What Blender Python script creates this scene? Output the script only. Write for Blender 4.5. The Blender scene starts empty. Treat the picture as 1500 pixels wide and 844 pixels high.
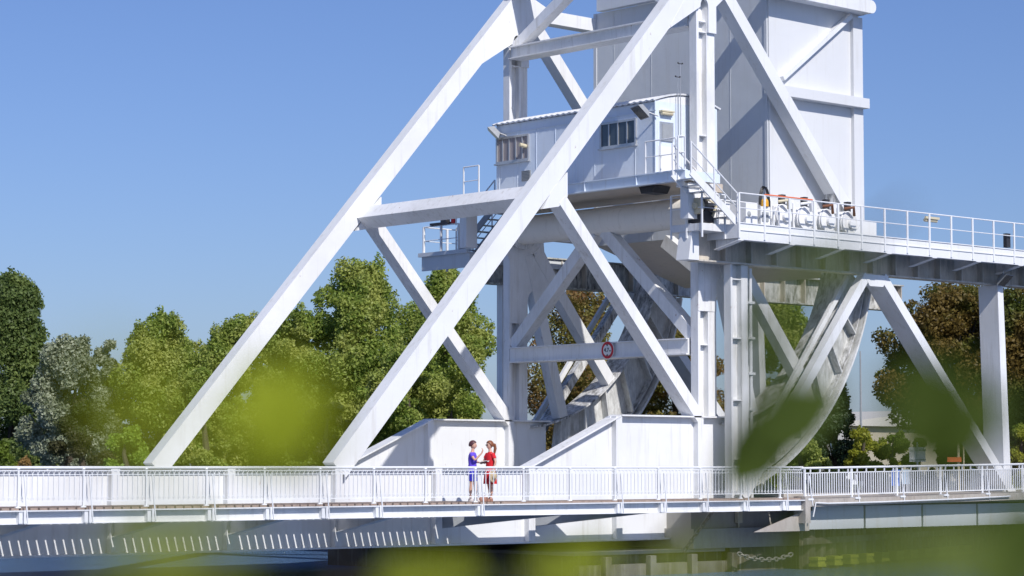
import bpy, bmesh, math, random
import numpy as np
from mathutils import Vector, Matrix
PI = math.pi; R = math.radians
rnd = random.Random(7)
scn = bpy.context.scene
C = scn.collection

# ------------------------------------------------------------------ camera
YAW = R(48.1)                      # view direction measured from +X
CAMZ = 3.3
PITCH = R(4.22)
FPX = 3542.0
cd = bpy.data.cameras.new("camera"); cam = bpy.data.objects.new("camera", cd); C.objects.link(cam)
cd.sensor_width = 36; cd.lens = 85; cd.clip_start = 0.05; cd.clip_end = 6000
fwd = Vector((math.cos(YAW)*math.cos(PITCH), math.sin(YAW)*math.cos(PITCH), math.sin(PITCH)))
cam.location = (0, 0, CAMZ)
cam.rotation_euler = fwd.to_track_quat('-Z', 'Y').to_euler()
cd.dof.use_dof = True; cd.dof.focus_distance = 78; cd.dof.aperture_fstop = 2.2; cd.dof.aperture_blades = 0
scn.camera = cam
scn.render.resolution_x = 1024; scn.render.resolution_y = 576

# ------------------------------------------------------------------ light
SUN = Vector((0.175, 0.735, -0.66)).normalized()      # direction the light travels
elev = math.asin(-SUN.z)
w = bpy.data.worlds.new("World"); scn.world = w; w.use_nodes = True
nt = w.node_tree
sky = nt.nodes.new('ShaderNodeTexSky'); sky.sky_type = 'NISHITA'; sky.sun_disc = False
sky.sun_elevation = elev
sky.sun_rotation = math.atan2(-SUN.x, -SUN.y)
sky.air_density = 1.0; sky.dust_density = 0.85; sky.ozone_density = 1.6; sky.altitude = 0
bg = nt.nodes['Background']; bg.inputs[1].default_value = 0.132
tint = nt.nodes.new('ShaderNodeMix'); tint.data_type = 'RGBA'; tint.blend_type = 'MULTIPLY'; tint.inputs[0].default_value = 1
nt.links.new(sky.outputs[0], tint.inputs[6]); tint.inputs[7].default_value = (.388, .462, .69, 1)      # polarised, deep summer blue
nt.links.new(tint.outputs[2], bg.inputs[0])
sl = bpy.data.lights.new("sun", 'SUN'); so = bpy.data.objects.new("sun", sl); C.objects.link(so)
sl.energy = 3.7; sl.angle = R(0.55); sl.color = (1, 0.955, 0.9)
so.rotation_euler = SUN.to_track_quat('-Z', 'Y').to_euler(); so.location = (0, -30, 60)
vs = scn.view_settings; vs.view_transform = 'Standard'; vs.look = 'None'; vs.gamma = 1; vs.exposure = 0.27
vs.use_curve_mapping = False
try:
    scn.cycles.use_denoising = True
    scn.cycles.max_bounces = 8; scn.cycles.transparent_max_bounces = 8
    scn.cycles.caustics_reflective = True; scn.cycles.blur_glossy = .6; scn.cycles.caustics_refractive = False
except Exception: pass

# ------------------------------------------------------------------ survey helpers (photo measurement -> place on a known plane)
def ray(px, py):
    x = (px-750)/FPX; y = -(py-422)/FPX
    rgt = Vector((math.sin(YAW), -math.cos(YAW), 0))
    up = rgt.cross(fwd)
    return (fwd + rgt*x + up*y)
def onY(px, py, Y):
    d = ray(px, py); t = Y/d.y
    return (d.x*t, CAMZ + d.z*t)
def onX(px, py, X):
    d = ray(px, py); t = X/d.x
    return (d.y*t, CAMZ + d.z*t)
def atD(px, py, D):
    d = ray(px, py); h = math.hypot(d.x, d.y); t = D/h
    return Vector((d.x*t, d.y*t, CAMZ + d.z*t))

# ------------------------------------------------------------------ materials
def newmat(name):
    m = bpy.data.materials.new(name); m.use_nodes = True
    n = m.node_tree; return m, n, n.nodes['Principled BSDF']
def N(n, t, **k):
    o = n.nodes.new(t)
    for a, b in k.items(): setattr(o, a, b)
    return o
def noise(n, scale, detail=4, vec=None, rough=0.55):
    t = N(n, 'ShaderNodeTexNoise'); t.inputs['Scale'].default_value = scale
    t.inputs['Detail'].default_value = detail; t.inputs['Roughness'].default_value = rough
    if vec: n.links.new(vec, t.inputs['Vector'])
    return t.outputs['Fac']
def ramp(n, fac, stops):
    r = N(n, 'ShaderNodeValToRGB'); el = r.color_ramp.elements
    while len(el) < len(stops): el.new(0.5)
    for e, (p, c) in zip(el, stops):
        e.position = p; e.color = (c, c, c, 1) if not isinstance(c, tuple) else (*c, 1)
    n.links.new(fac, r.inputs[0]); return r.outputs[0]
def mixc(n, fac, a, b):
    m = N(n, 'ShaderNodeMix', data_type='RGBA')
    for s, v in ((0, fac), (6, a), (7, b)):
        if hasattr(v, 'is_linked') or isinstance(v, bpy.types.NodeSocket): n.links.new(v, m.inputs[s])
        elif s == 0: m.inputs[0].default_value = v
        else: m.inputs[s].default_value = (*v, 1)
    return m.outputs[2]
def mth(n, op, a, b=None):
    m = N(n, 'ShaderNodeMath', operation=op)
    for i, v in enumerate((a, b)):
        if v is None: continue
        if isinstance(v, bpy.types.NodeSocket): n.links.new(v, m.inputs[i])
        else: m.inputs[i].default_value = v
    return m.outputs[0]
def scaled(n, sx, sy, sz):
    g = N(n, 'ShaderNodeNewGeometry'); v = N(n, 'ShaderNodeVectorMath', operation='MULTIPLY')
    n.links.new(g.outputs['Position'], v.inputs[0]); v.inputs[1].default_value = (sx, sy, sz)
    return v.outputs[0]
def painted(name, col=(.82, .825, .83), grime=.25, rust=.5, mould=0.0, rough=.45):
    m, n, b = newmat(name)
    pos = scaled(n, 1, 1, 1)
    soft = noise(n, .45, 5, pos)
    streak = noise(n, 1.0, 6, scaled(n, 5, 5, .35), .65)
    c = mixc(n, mth(n, 'MULTIPLY', ramp(n, soft, [(.42, 0.), (.72, 1.)]), grime), col, (.50, .50, .46))
    c = mixc(n, mth(n, 'MULTIPLY', ramp(n, streak, [(.54, 0.), (.74, 1.)]), grime*1.3), c, (.40, .37, .31))
    if rust:
        rn = noise(n, 3.2, 8, scaled(n, 1.2, 1.2, .6), .72)
        c = mixc(n, mth(n, 'MULTIPLY', ramp(n, rn, [(.665, 0.), (.70, 1.)]), rust), c, (.28, .13, .06))
    if mould:
        big = noise(n, .35, 3, pos); fine = noise(n, 2.6, 8, scaled(n, 2.2, 2.2, .7), .75)
        f = mth(n, 'MULTIPLY', ramp(n, big, [(.30, .15), (.60, 1.)]), ramp(n, fine, [(.40, 0.), (.62, 1.)]))
        c = mixc(n, mth(n, 'MULTIPLY', f, mould), c, (.075, .068, .055))
    n.links.new(c, b.inputs['Base Color'])
    b.inputs['Roughness'].default_value = rough
    bp = N(n, 'ShaderNodeBump'); bp.inputs['Strength'].default_value = .3; bp.inputs['Distance'].default_value = .05
    n.links.new(noise(n, 1.1, 3, pos), bp.inputs['Height']); n.links.new(bp.outputs[0], b.inputs['Normal'])
    return m
def plain(name, col, rough=.6, metal=0., var=.15, scale=6):
    m, n, b = newmat(name)
    f = noise(n, scale, 5, scaled(n, 1, 1, 1))
    dark = tuple(x*(1-var*1.6) for x in col); lite = tuple(min(1, x*(1+var)) for x in col)
    n.links.new(mixc(n, f, dark, lite), b.inputs['Base Color'])
    b.inputs['Roughness'].default_value = rough; b.inputs['Metallic'].default_value = metal
    return m
def leafmat(name, c1, c2, c3=None, trans=.5, rough=.5):
    m, n, b = newmat(name)
    g = N(n, 'ShaderNodeNewGeometry')
    c = mixc(n, g.outputs['Random Per Island'], c1, c2)
    if c3:
        f = ramp(n, noise(n, .55, 3, scaled(n, 1, 1, 1)), [(.45, 0.), (.62, 1.)])
        c = mixc(n, f, c, c3)
    n.links.new(c, b.inputs['Base Color']); b.inputs['Roughness'].default_value = rough
    b.inputs['Specular IOR Level'].default_value = .35
    t = N(n, 'ShaderNodeBsdfTranslucent'); n.links.new(c, t.inputs[0])
    mx = N(n, 'ShaderNodeMixShader'); mx.inputs[0].default_value = trans
    n.links.new(b.outputs[0], mx.inputs[1]); n.links.new(t.outputs[0], mx.inputs[2])
    n.links.new(mx.outputs[0], n.nodes['Material Output'].inputs[0])
    return m
M = {}
M['white'] = painted('white_paint', col=(.77, .78, .79), grime=.26, rust=.45)
M['tube_bounce'] = painted('tube_bounce_tone', col=(.84, .81, .75), grime=.25, rust=.3)  # tube tinted warm and pale to stand in for bounced light
M['beam_dirty'] = painted('brown_streaked_paint', col=(.68, .60, .50), grime=.9, rust=.8, mould=.35)
M['white_worn'] = painted('worn_white_paint', grime=.42, rust=.9, mould=.10)
M['white_mould'] = painted('mould_stained_paint', grime=.5, rust=.5, mould=.95)
M['beam_mould_shade'] = painted('mould_and_shade_beam_paint', col=(.62, .62, .58), grime=.6, rust=.5, mould=1.15)  # mould stains, made heavier to carry the far beam's shade too
M['cabin'] = painted('pale_blue_cabin_paint', col=(.68, .76, .86), grime=.2, rust=.3)
M['ring'] = painted('grimy_ring_paint', col=(.76, .77, .76), grime=.6, rust=.7, mould=.5)
M['grey_panel'] = painted('grey_sheet', col=(.60, .63, .66), grime=.2, rust=.08, rough=.5)
M['rail_white'] = plain('rail_paint', (.78, .79, .80), .4, 0, .05)
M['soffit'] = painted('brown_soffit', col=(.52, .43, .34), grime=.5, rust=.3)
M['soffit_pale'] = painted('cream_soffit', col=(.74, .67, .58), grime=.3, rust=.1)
M['dark'] = plain('dark_steel', (.03, .03, .035), .5)
M['rust'] = plain('rusty_steel', (.20, .08, .04), .8, 0, .4, 12)
M['grey'] = plain('grey_paint', (.32, .34, .36), .5)
M['silver'] = plain('galvanised', (.55, .56, .57), .35, .6)
M['beige'] = plain('beige_plastic', (.62, .55, .38), .5)
M['yellow'] = plain('amber_plastic', (.75, .38, .03), .4)
M['red'] = plain('sign_red', (.55, .01, .02), .4, 0, .05)
M['orange'] = plain('orange_paint', (.75, .16, .05), .5)
M['blue'] = plain('blue_enamel', (.02, .13, .55), .4, 0, .05)
M['paleblue'] = plain('pale_blue_enamel', (.45, .58, .70), .4, 0, .05)
M['concrete'] = painted('concrete', col=(.36, .34, .30), grime=.8, rust=0, mould=.25, rough=.9)
M['shade_concrete'] = painted('concrete_shade_tone', col=(.07, .055, .04), grime=.6, rust=0, mould=.5, rough=.8)  # near-black colour stands in for the shade beneath the span
M['slab'] = painted('slab_concrete', col=(.42, .37, .33), grime=.7, rust=.3, mould=.4, rough=.9)
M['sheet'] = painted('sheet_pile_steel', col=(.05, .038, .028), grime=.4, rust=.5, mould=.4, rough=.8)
M['asphalt'] = plain('asphalt', (.055, .055, .055), .9, 0, .2, 30)
M['bounce_road'] = plain('bounce_pale_asphalt', (.36, .35, .33), .9, 0, .15, 20)  # deck colour raised to bounce more sunlight up onto the steel
M['fascia_grey'] = painted('grey_fascia_steel', col=(.50, .53, .55), grime=.5, rust=.4, rough=.35)
M['cw_side'] = painted('counterweight_side_paint', col=(.66, .67, .68), grime=.14, rust=.15)
M['pave'] = plain('paving', (.34, .29, .24), .9, 0, .2, 4)
M['grassm'] = plain('rough_grass_ground', (.07, .085, .03), .95, 0, .45, 1.5)
M['bark'] = plain('bark', (.09, .07, .05), .9, 0, .4, 8)
M['cap'] = plain('yellow_green_cap', (.42, .45, .05), .7, 0, .3, 9)
M['chain'] = plain('chain_steel', (.26, .24, .21), .6, .3)
M['wood'] = plain('weathered_plank', (.30, .23, .19), .85, 0, .35, 9)
M['skin'] = plain('skin', (.62, .36, .26), .55, 0, .05)
M['pstop'] = plain('violet_blue_cloth', (.13, .07, .62), .8, 0, .1)
M['pshort'] = plain('royal_blue_cloth', (.02, .02, .42), .8, 0, .1)
M['pred'] = plain('red_cloth', (.62, .01, .02), .8, 0, .12)
M['hairA'] = plain('auburn_hair', (.09, .03, .035), .5, 0, .3, 40)
M['hairB'] = plain('ginger_hair', (.24, .08, .03), .5, 0, .3, 40)
M['shoeW'] = plain('pale_shoe', (.65, .6, .58), .6)
M['shoeB'] = plain('tan_shoe', (.35, .18, .13), .6)
M['straw'] = plain('straw', (.55, .44, .28), .8, 0, .3, 60)
M['paper'] = plain('paper', (.78, .78, .76), .7, 0, .05)
M['black'] = plain('black_plastic', (.012, .012, .014), .35)
M['lip'] = plain('lip', (.45, .10, .10), .5)
M['plaster'] = plain('cream_wall', (.42, .38, .29), .8, 0, .1)
M['roofs'] = plain('pale_roof_sheet', (.52, .50, .45), .7, 0, .1)
m, n, b = newmat('window_glass'); b.inputs['Base Color'].default_value = (.05, .07, .09, 1)
b.inputs['Roughness'].default_value = .08; M['glass'] = m; b.inputs['Specular IOR Level'].default_value = .8
m, n, b = newmat('curtain'); n.links.new(mixc(n, noise(n, 14, 2, scaled(n, 1, 1, .05)), (.24, .20, .20), (.42, .38, .37)), b.inputs['Base Color']); M['curtain'] = m
m, n, b = newmat('lamp_glass'); b.inputs['Base Color'].default_value = (.35, .35, .30, 1); b.inputs['Roughness'].default_value = .15; M['lampglass'] = m; b.inputs['Base Color'].default_value = (.06, .06, .055, 1)
# water
m, n, b = newmat('canal_water'); b.inputs['Base Color'].default_value = (.10, .19, .36, 1)
b.inputs['Roughness'].default_value = .12; b.inputs['IOR'].default_value = 1.33
n1 = noise(n, 3.2, 6, scaled(n, 1.3, .8, 1), .65); n2 = noise(n, .35, 3, scaled(n, 1, 1, 1))
hh = mth(n, 'ADD', mth(n, 'MULTIPLY', n1, .7), mth(n, 'MULTIPLY', n2, .8))
bp = N(n, 'ShaderNodeBump'); bp.inputs['Strength'].default_value = 1.0; bp.inputs['Distance'].default_value = .5
n.links.new(hh, bp.inputs['Height']); n.links.new(bp.outputs[0], b.inputs['Normal']); M['water'] = m
# foliage
M['lf_dark'] = leafmat('poplar_leaf', (.09, .14, .035), (.20, .27, .08), (.24, .31, .09))
M['lf_silver'] = leafmat('silver_leaf', (.20, .24, .14), (.42, .45, .32), (.15, .18, .09), .3)
M['lf_shrub'] = leafmat('brown_green_leaf', (0.063, 0.070, 0.028), (0.126, 0.119, 0.049), (0.070, 0.098, 0.028))
M['lf_green'] = leafmat('green_leaf', (.13, .22, .03), (.42, .50, .11), (.45, .49, .13))
M['lf_bright'] = leafmat('bright_leaf', (0.210, 0.350, 0.052), (0.385, 0.525, 0.088))
M['lf_yellow'] = leafmat('yellow_green_leaf', (0.263, 0.298, 0.035), (0.455, 0.455, 0.052), (0.175, 0.245, 0.035))
M['lf_copper'] = leafmat('copper_leaf', (.14, .10, .025), (.27, .19, .05), (.13, .16, .03))
M['lf_mix'] = leafmat('turning_leaf', (0.175, 0.193, 0.044), (0.350, 0.298, 0.079), (0.280, 0.158, 0.061))
M['lf_pine'] = leafmat('pine_needles', (0.025, 0.050, 0.022), (0.062, 0.094, 0.037), None, .1)
M['lf_dry'] = leafmat('dry_grass', (0.312, 0.188, 0.062), (0.525, 0.350, 0.125))
M['fg_leaf'] = leafmat('near_leaf', (.25, .32, .008), (.36, .41, .015), None, .45, .7)
M['fg_mid'] = leafmat('near_leaf_olive', (.07, .12, .006), (.12, .16, .01), None, .35)
M['fg_shade'] = leafmat('near_leaf_shade_tone', (.030, .055, .001), (.05, .08, .002), None, .2, .8)  # darker copy of the near leaf, with shade put into its colour

# ------------------------------------------------------------------ mesh builder
class MB:
    def __init__(s): s.v = []; s.f = []; s.m = []; s.mi = 0
    def add(s, vs, fs):
        o = len(s.v); s.v += [tuple(x) for x in vs]
        s.f += [tuple(i+o for i in f) for f in fs]; s.m += [s.mi]*len(fs); return s
    def box(s, x0, x1, y0, y1, z0, z1):
        vs = [(x, y, z) for z in (z0, z1) for y in (y0, y1) for x in (x0, x1)]
        return s.add(vs, [(0, 2, 3, 1), (4, 5, 7, 6), (0, 1, 5, 4), (2, 6, 7, 3), (0, 4, 6, 2), (1, 3, 7, 5)])
    def prism(s, poly, y0, y1):           # poly in (x, z), extruded along y
        k = len(poly); vs = [(x, y0, z) for x, z in poly]+[(x, y1, z) for x, z in poly]
        return s.add(vs, [tuple(range(k)), tuple(range(2*k-1, k-1, -1))]+[(i, i+k, (i+1) % k+k, (i+1) % k) for i in range(k)])
    def prismX(s, poly, x0, x1):          # poly in (y, z), extruded along x
        k = len(poly); vs = [(x0, y, z) for y, z in poly]+[(x1, y, z) for y, z in poly]
        return s.add(vs, [tuple(range(k)), tuple(range(2*k-1, k-1, -1))]+[(i, i+k, (i+1) % k+k, (i+1) % k) for i in range(k)])
    def prismZ(s, poly, z0, z1):
        k = len(poly); vs = [(x, y, z0) for x, y in poly]+[(x, y, z1) for x, y in poly]
        return s.add(vs, [tuple(range(k)), tuple(range(2*k-1, k-1, -1))]+[(i, i+k, (i+1) % k+k, (i+1) % k) for i in range(k)])
    def bxz(s, a, b, w, y0, y1):          # straight box member lying in an XZ plane
        a = Vector(a); b = Vector(b); d = (b-a).normalized(); p = Vector((-d.y, d.x))*w/2
        return s.prism([tuple(a+p), tuple(b+p), tuple(b-p), tuple(a-p)], y0, y1)
    def byz(s, a, b, w, x0, x1):
        a = Vector(a); b = Vector(b); d = (b-a).normalized(); p = Vector((-d.y, d.x))*w/2
        return s.prismX([tuple(a+p), tuple(b+p), tuple(b-p), tuple(a-p)], x0, x1)
    def ixz(s, a, b, w, y0, y1, t=.04, web=.5):     # I-section: flanges are the edges, recessed web
        a = Vector(a); b = Vector(b); d = (b-a).normalized(); p = Vector((-d.y, d.x))
        for sg in (1, -1): s.bxz(a+p*(w/2-t/2)*sg, b+p*(w/2-t/2)*sg, t, y0, y1)
        ym = y0+(y1-y0)*web; s.bxz(a, b, w-2*t-.002, ym-.02, ym+.02); return s
    def bar(s, p0, p1, w, h=None):
        h = h or w; p0 = Vector(p0); p1 = Vector(p1); d = (p1-p0).normalized()
        a = d.cross(Vector((0, 0, 1))); a = a.normalized() if a.length > 1e-4 else Vector((1, 0, 0)); b_ = a.cross(d)
        vs = [p+a*(w/2*i)+b_*(h/2*j) for p in (p0, p1) for i, j in ((-1, -1), (1, -1), (1, 1), (-1, 1))]
        return s.add(vs, [(0, 1, 2, 3), (7, 6, 5, 4)]+[(i, i+4, (i+1) % 4+4, (i+1) % 4) for i in range(4)])
    def tube(s, pts, r, k=8, cap=True):
        pts = [Vector(p) for p in pts]; rr = r if isinstance(r, (list, tuple)) else [r]*len(pts)
        rings = []; ref = None
        for i, p in enumerate(pts):
            d = (pts[min(i+1, len(pts)-1)]-pts[max(i-1, 0)]).normalized()
            if ref is None:
                ref = d.cross(Vector((0, 0, 1)))
                if ref.length < 1e-3: ref = Vector((1, 0, 0))
            a = (ref-d*ref.dot(d)).normalized(); ref = a; b_ = d.cross(a)
            rings.append([p+(a*math.cos(2*PI*j/k)+b_*math.sin(2*PI*j/k))*rr[i] for j in range(k)])
        vs = [q for g in rings for q in g]; fs = []
        for i in range(len(pts)-1):
            for j in range(k): fs.append((i*k+j, i*k+(j+1) % k, (i+1)*k+(j+1) % k, (i+1)*k+j))
        if cap: fs += [tuple(range(k-1, -1, -1)), tuple(range((len(pts)-1)*k, len(pts)*k))]
        return s.add(vs, fs)
    def loft(s, rings, k=14, cap=True):   # rings: (center, rx, ry) horizontal ellipses
        vs = []
        for c, rx, ry in rings: vs += [(c[0]+rx*math.cos(2*PI*j/k), c[1]+ry*math.sin(2*PI*j/k), c[2]) for j in range(k)]
        fs = [(i*k+j, i*k+(j+1) % k, (i+1)*k+(j+1) % k, (i+1)*k+j) for i in range(len(rings)-1) for j in range(k)]
        if cap: fs += [tuple(range(k-1, -1, -1)), tuple(range((len(rings)-1)*k, len(rings)*k))]
        return s.add(vs, fs)
    def ball(s, c, rx, ry=None, rz=None, k=12, l=8):
        ry = ry or rx; rz = rz or rx; vs = [(c[0], c[1], c[2]-rz)]
        for i in range(1, l):
            t = PI*i/l
            vs += [(c[0]+rx*math.sin(t)*math.cos(2*PI*j/k), c[1]+ry*math.sin(t)*math.sin(2*PI*j/k), c[2]-rz*math.cos(t)) for j in range(k)]
        vs.append((c[0], c[1], c[2]+rz)); fs = [(0, 1+(j+1) % k, 1+j) for j in range(k)]
        for i in range(l-2): fs += [(1+i*k+j, 1+i*k+(j+1) % k, 1+(i+1)*k+(j+1) % k, 1+(i+1)*k+j) for j in range(k)]
        o = 1+(l-2)*k; fs += [(o+j, o+(j+1) % k, len(vs)-1) for j in range(k)]
        return s.add(vs, fs)
    def build(s, name, mat, parent=None, smooth=False, bevel=0, norm=True):
        off = Vector((0, 0, 0)) if parent is None else ROOT.get(parent.name, Vector((0, 0, 0)))
        me = bpy.data.meshes.new(name)
        me.from_pydata([tuple(Vector(v)-off) for v in s.v], [], s.f)
        for mm in (mat if isinstance(mat, list) else [mat]): me.materials.append(M[mm] if isinstance(mm, str) else mm)
        if any(s.m): me.polygons.foreach_set('material_index', s.m)
        if norm:
            bm = bmesh.new(); bm.from_mesh(me); bmesh.ops.recalc_face_normals(bm, faces=bm.faces); bm.to_mesh(me); bm.free()
        if smooth:
            me.shade_smooth()
            try: me.set_sharp_from_angle(angle=R(40))
            except Exception: pass
        o = bpy.data.objects.new(name, me); C.objects.link(o)
        if parent: o.parent = parent
        ROOT[o.name] = off
        if bevel:
            bv = o.modifiers.new('bevel', 'BEVEL'); bv.width = bevel; bv.segments = 2; bv.limit_method = 'ANGLE'
        return o
ROOT = {}
def thing(name, label, cat, loc=(0, 0, 0), group=None):
    o = bpy.data.objects.new(name, None); C.objects.link(o); o.location = loc; o.empty_display_size = .3
    o['label'] = label; o['category'] = cat
    if group: o['group'] = group
    ROOT[o.name] = Vector(loc); return o
def tag(o, label, cat, group=None):
    o['label'] = label; o['category'] = cat
    if group: o['group'] = group
    return o
def structure(o, kind='structure'): o['kind'] = kind; return o
def centre(o):
    """move the origin of a one-mesh thing to its base, for tidy placing"""
    me = o.data; n = len(me.vertices); a = np.zeros(n*3); me.vertices.foreach_get('co', a); a = a.reshape(-1, 3)
    c = np.array([a[:, 0].mean(), a[:, 1].mean(), a[:, 2].min()]); a -= c
    me.vertices.foreach_set('co', a.ravel()); o.location = Vector(o.location)+Vector(c); me.update(); return o

# ------------------------------------------------------------------ setting: water, land, road
b_ = MB(); b_.add([(-900, -900, 0), (1600, -900, 0), (1600, 1600, 0), (-900, 1600, 0)], [(0, 1, 2, 3)])
structure(b_.build('water', 'water', norm=False))
QS = (59.0, 51.95); QD = (.956, .292)
def quay(t): return (QS[0]+QD[0]*t, QS[1]+QD[1]*t)
far = quay(1700)
b_ = MB(); b_.prismZ([(60.6, 53.2), quay(1.2), far, (far[0], 2500), (60.6, 2500)], -2, 2.2)
structure(b_.build('ground', 'grassm'))
b_ = MB(); b_.prismZ([(-60, -60), (12, -60), (12, 14), (-16, 30), (-60, 30)], -2, 1.68)
structure(b_.build('near_bank', 'grassm'))
b_ = MB(); b_.add([(60.7, 54.4, 2.26), (700, 54.4, 2.26), (700, 62.8, 2.26), (60.7, 62.8, 2.26)], [(0, 1, 2, 3)])
structure(b_.build('road', 'asphalt', norm=False))
b_ = MB()
for y in (54.6, 62.5): b_.add([(60.7, y, 2.264), (700, y, 2.264), (700, y+.12, 2.264), (60.7, y+.12, 2.264)], [(0, 1, 2, 3)])
for k in range(60): b_.add([(62+k*5, 58.5, 2.264), (64+k*5, 58.5, 2.264), (64+k*5, 58.62, 2.264), (62+k*5, 58.62, 2.264)], [(0, 1, 2, 3)])
structure(b_.build('road_marking', 'paper', norm=False))
b_ = MB(); b_.box(60.7, 400, 62.95, 65.5, 2.0, 2.36); structure(b_.build('pavement', 'pave'))
b_ = MB(); b_.box(60.7, 400, 54.1, 54.35, 2.0, 2.4); b_.box(60.7, 400, 62.82, 62.94, 2.0, 2.38)
structure(b_.build('kerb', 'slab'))

# ------------------------------------------------------------------ bascule span (moving leaf)
YN, YF = 54.0, 63.1
span = thing('bascule_span', 'white steel bascule span with tall raking truss and plate girder sides', 'lift bridge', (50, 58.5, 0))
JN = (49.9, 11.45); APX = (56.75, 19.7); B1 = (41.75, 3.2)
def side(Y, near):
    y0, y1 = Y-.24, Y+.24
    # main plate girder: low at the tip, rising hump over the heel
    zt = 3.28; poly = [(10, 1.05), (58.2, 1.05), (58.2, 4.86), (52.8, 4.86), (49.0, zt), (10, zt)]
    g = MB(); g.prism(poly, Y-.03, Y+.03)
    fl = MB()
    def flange(a, b, w=.52, t=.05): fl.bxz(a, b, t, Y-w/2, Y+w/2)
    flange((10, zt), (49.02, zt)); flange((49.0, zt+.002), (52.82, 4.885)); flange((52.8, 4.887), (58.25, 4.887))
    flange((10, 1.03), (58.2, 1.03), .6)
    gg = g.build('girder_web', 'white', span)
    fl.build('girder_flange', 'white_worn', gg)
    for k in range(14):
        x = 12.5+3.66*k-.05
        if x > 58: break
        z2 = zt-.03 if x < 49.6 else (4.85 if x > 52.7 else zt+.35)
        s = MB(); s.box(x-.13, x+.13, y0+.0, Y-.031, 1.06, z2)
        s.box(x-.13, x+.13, Y+.031, y1, 1.06, z2); s.build('web_stiffener', 'white', gg)
    # raking post from the deck to the apex
    s = MB(); s.bxz(B1, (56.95, 19.92), .62, y0-.006, y1+.006); s.build('raking_post', 'white', span)
    # diagonal under the joint
    s = MB(); s.bxz((50.3, 11.45), (56.35, 4.85), .38, y0-.02, y1+.02); s.build('diagonal', 'white_worn', span)
    gp = [(49.48, 11.1), (50.15, 11.22), (50.52, 11.56), (50.52, 12.30), (49.9, 11.75)]
    s = MB(); s.prism(gp, y0-.012, y1+.012)
    s.build('gusset_plate', 'white', span)
    # open channel post from the heel to the apex
    q0, q1 = Y-.16, Y+.16
    s = MB(); s.box(56.35, 56.46, q0, q1, 4.92, 19.6); s.box(56.82, 57.2, q0, q1, 4.92, 19.6)
    s.box(56.46, 56.82, Y+.06, Y+.1, 4.92, 19.6)
    for z in (7.2, 9.6, 14, 17.4, 17.75): s.box(56.46, 56.82, q0+.03, Y+.06, z, z+.04)
    s.build('post', 'white_worn', span)
    # apex gusset with rounded mouth
    arc = [(56.64+.19*math.cos(a), 18.2+.3*math.sin(a)) for a in np.linspace(PI, 0, 9)]
    s = MB(); s.prism([(54.98, 17.3)]+arc+[(56.83, 17.4), (57.2, 17.4), (57.2, 18.3), (57.75, 18.75), (58.6, 19.45), (57.2, 20.0), (56.6, 19.6)], y0-.014, Y-.162)
    s.build('apex_gusset', 'white', span)
    # back stay: apex down to the tail
    s = MB(); s.bxz((57.1, 19.5), (64.3, 11.55), .44, y0-.004, y1+.004); s.build('back_stay', 'white', span)
    # top chord apex to tail, bottom chord, tail post
    s = MB(); s.bxz((57.2, 19.36), (65.12, 19.31), .46, y0-.009, y1+.009); s.tube([(65.12, y0-.01, 19.31), (65.12, y1+.01, 19.31)], .229, 20); s.build('top_chord', 'white', span)
    s = MB(); s.bxz((57.2, 11.6), (65.3, 11.5), .5, y0+.05, y1-.05); s.build('bottom_chord', 'white', span)
    s = MB(); s.ixz((63.2, 12.7), (63.2, 10.6), .3, y0+.02, y1-.02); s.build('hanger', 'white_mould', span)
    # rolling segment
    cx, cz = 57.0, 11.9; ri = 6.9
    a0, a1 = R(-96), R(-12); A = np.linspace(a0, a1, 44)
    def rp(f, a):            # 0 = inner flange, 1 = tread
        i_ = Vector((56.7+7.16*math.cos(a), 11.84+7.16*math.sin(a))); o_ = Vector((55.7+9.4*math.cos(a), 11.5+9.4*math.sin(a)))
        return i_.lerp(o_, f)
    def annp(mb, f0, f1, ya, yb):
        k = len(A); vs = []
        for a in A:
            for f in (f0, f1):
                q = rp(f, a)
                for yy in (ya, yb): vs.append((q.x, yy, q.y))
        fs = []
        for i in range(k-1):
            o = i*4
            fs += [(o, o+4, o+6, o+2), (o+1, o+3, o+7, o+5), (o, o+1, o+5, o+4), (o+2, o+6, o+7, o+3)]
        fs += [(0, 2, 3, 1), ((k-1)*4, (k-1)*4+1, (k-1)*4+3, (k-1)*4+2)]
        mb.add(vs, fs)
    A = np.linspace(R(-73), a1, 40); s = MB(); annp(s, .03, .95, Y+.12, Y+.16)
    seg = s.build('rolling_segment', 'ring', span)
    A = np.linspace(R(-84), a1, 44); s = MB(); annp(s, 0, .03, y0, y1+.65); s.build('inner_flange', 'white_mould', seg); A = np.linspace(R(-73), a1, 40)
    s = MB(); annp(s, .95, 1.0, y0-.08, y1+.1); s.build('tread_plate', 'ring', seg)
    s = MB(); annp(s, .87, .89, y0+.1, Y+.12); s.build('tread_ledge', 'white_mould', seg)
    for i, a in enumerate(np.linspace(R(-72.5), a1-.04, 7)):
        s = MB(); s.bxz(rp(.035, a), rp(.865, a), .05, y0+.05, Y+.12)
        s.build('segment_rib', 'ring', seg)
    for ang in (-50, -72):
        a = R(ang); s = MB(); s.bxz((cx+.9*math.cos(a), cz-.3+.9*math.sin(a)), tuple(rp(-.01, a)), .42, y0+.04, y1-.04)
        s.build('spoke', 'white_worn', span)
    # hub gusset with curved flanks
    fla = [(55.55+.47*math.sin(t), 8.9+1.7*(1-t/(PI/2))) for t in np.linspace(0, PI/2, 8)]
    s = MB(); s.prism([(56.05, 11.6), (56.0, 11.1), (56.35, 10.5), (56.35, 8.3), (57.2, 8.3)]+[(57.2+.5*(1-math.cos(t)), 9.1+.45*math.sin(t)) for t in np.linspace(0, PI/2, 6)]+[(58.3, 9.15), (58.9, 9.6), (58.0, 10.9), (57.9, 11.9), (56.1, 12.0)], q0-.02, q0-.004)
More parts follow.
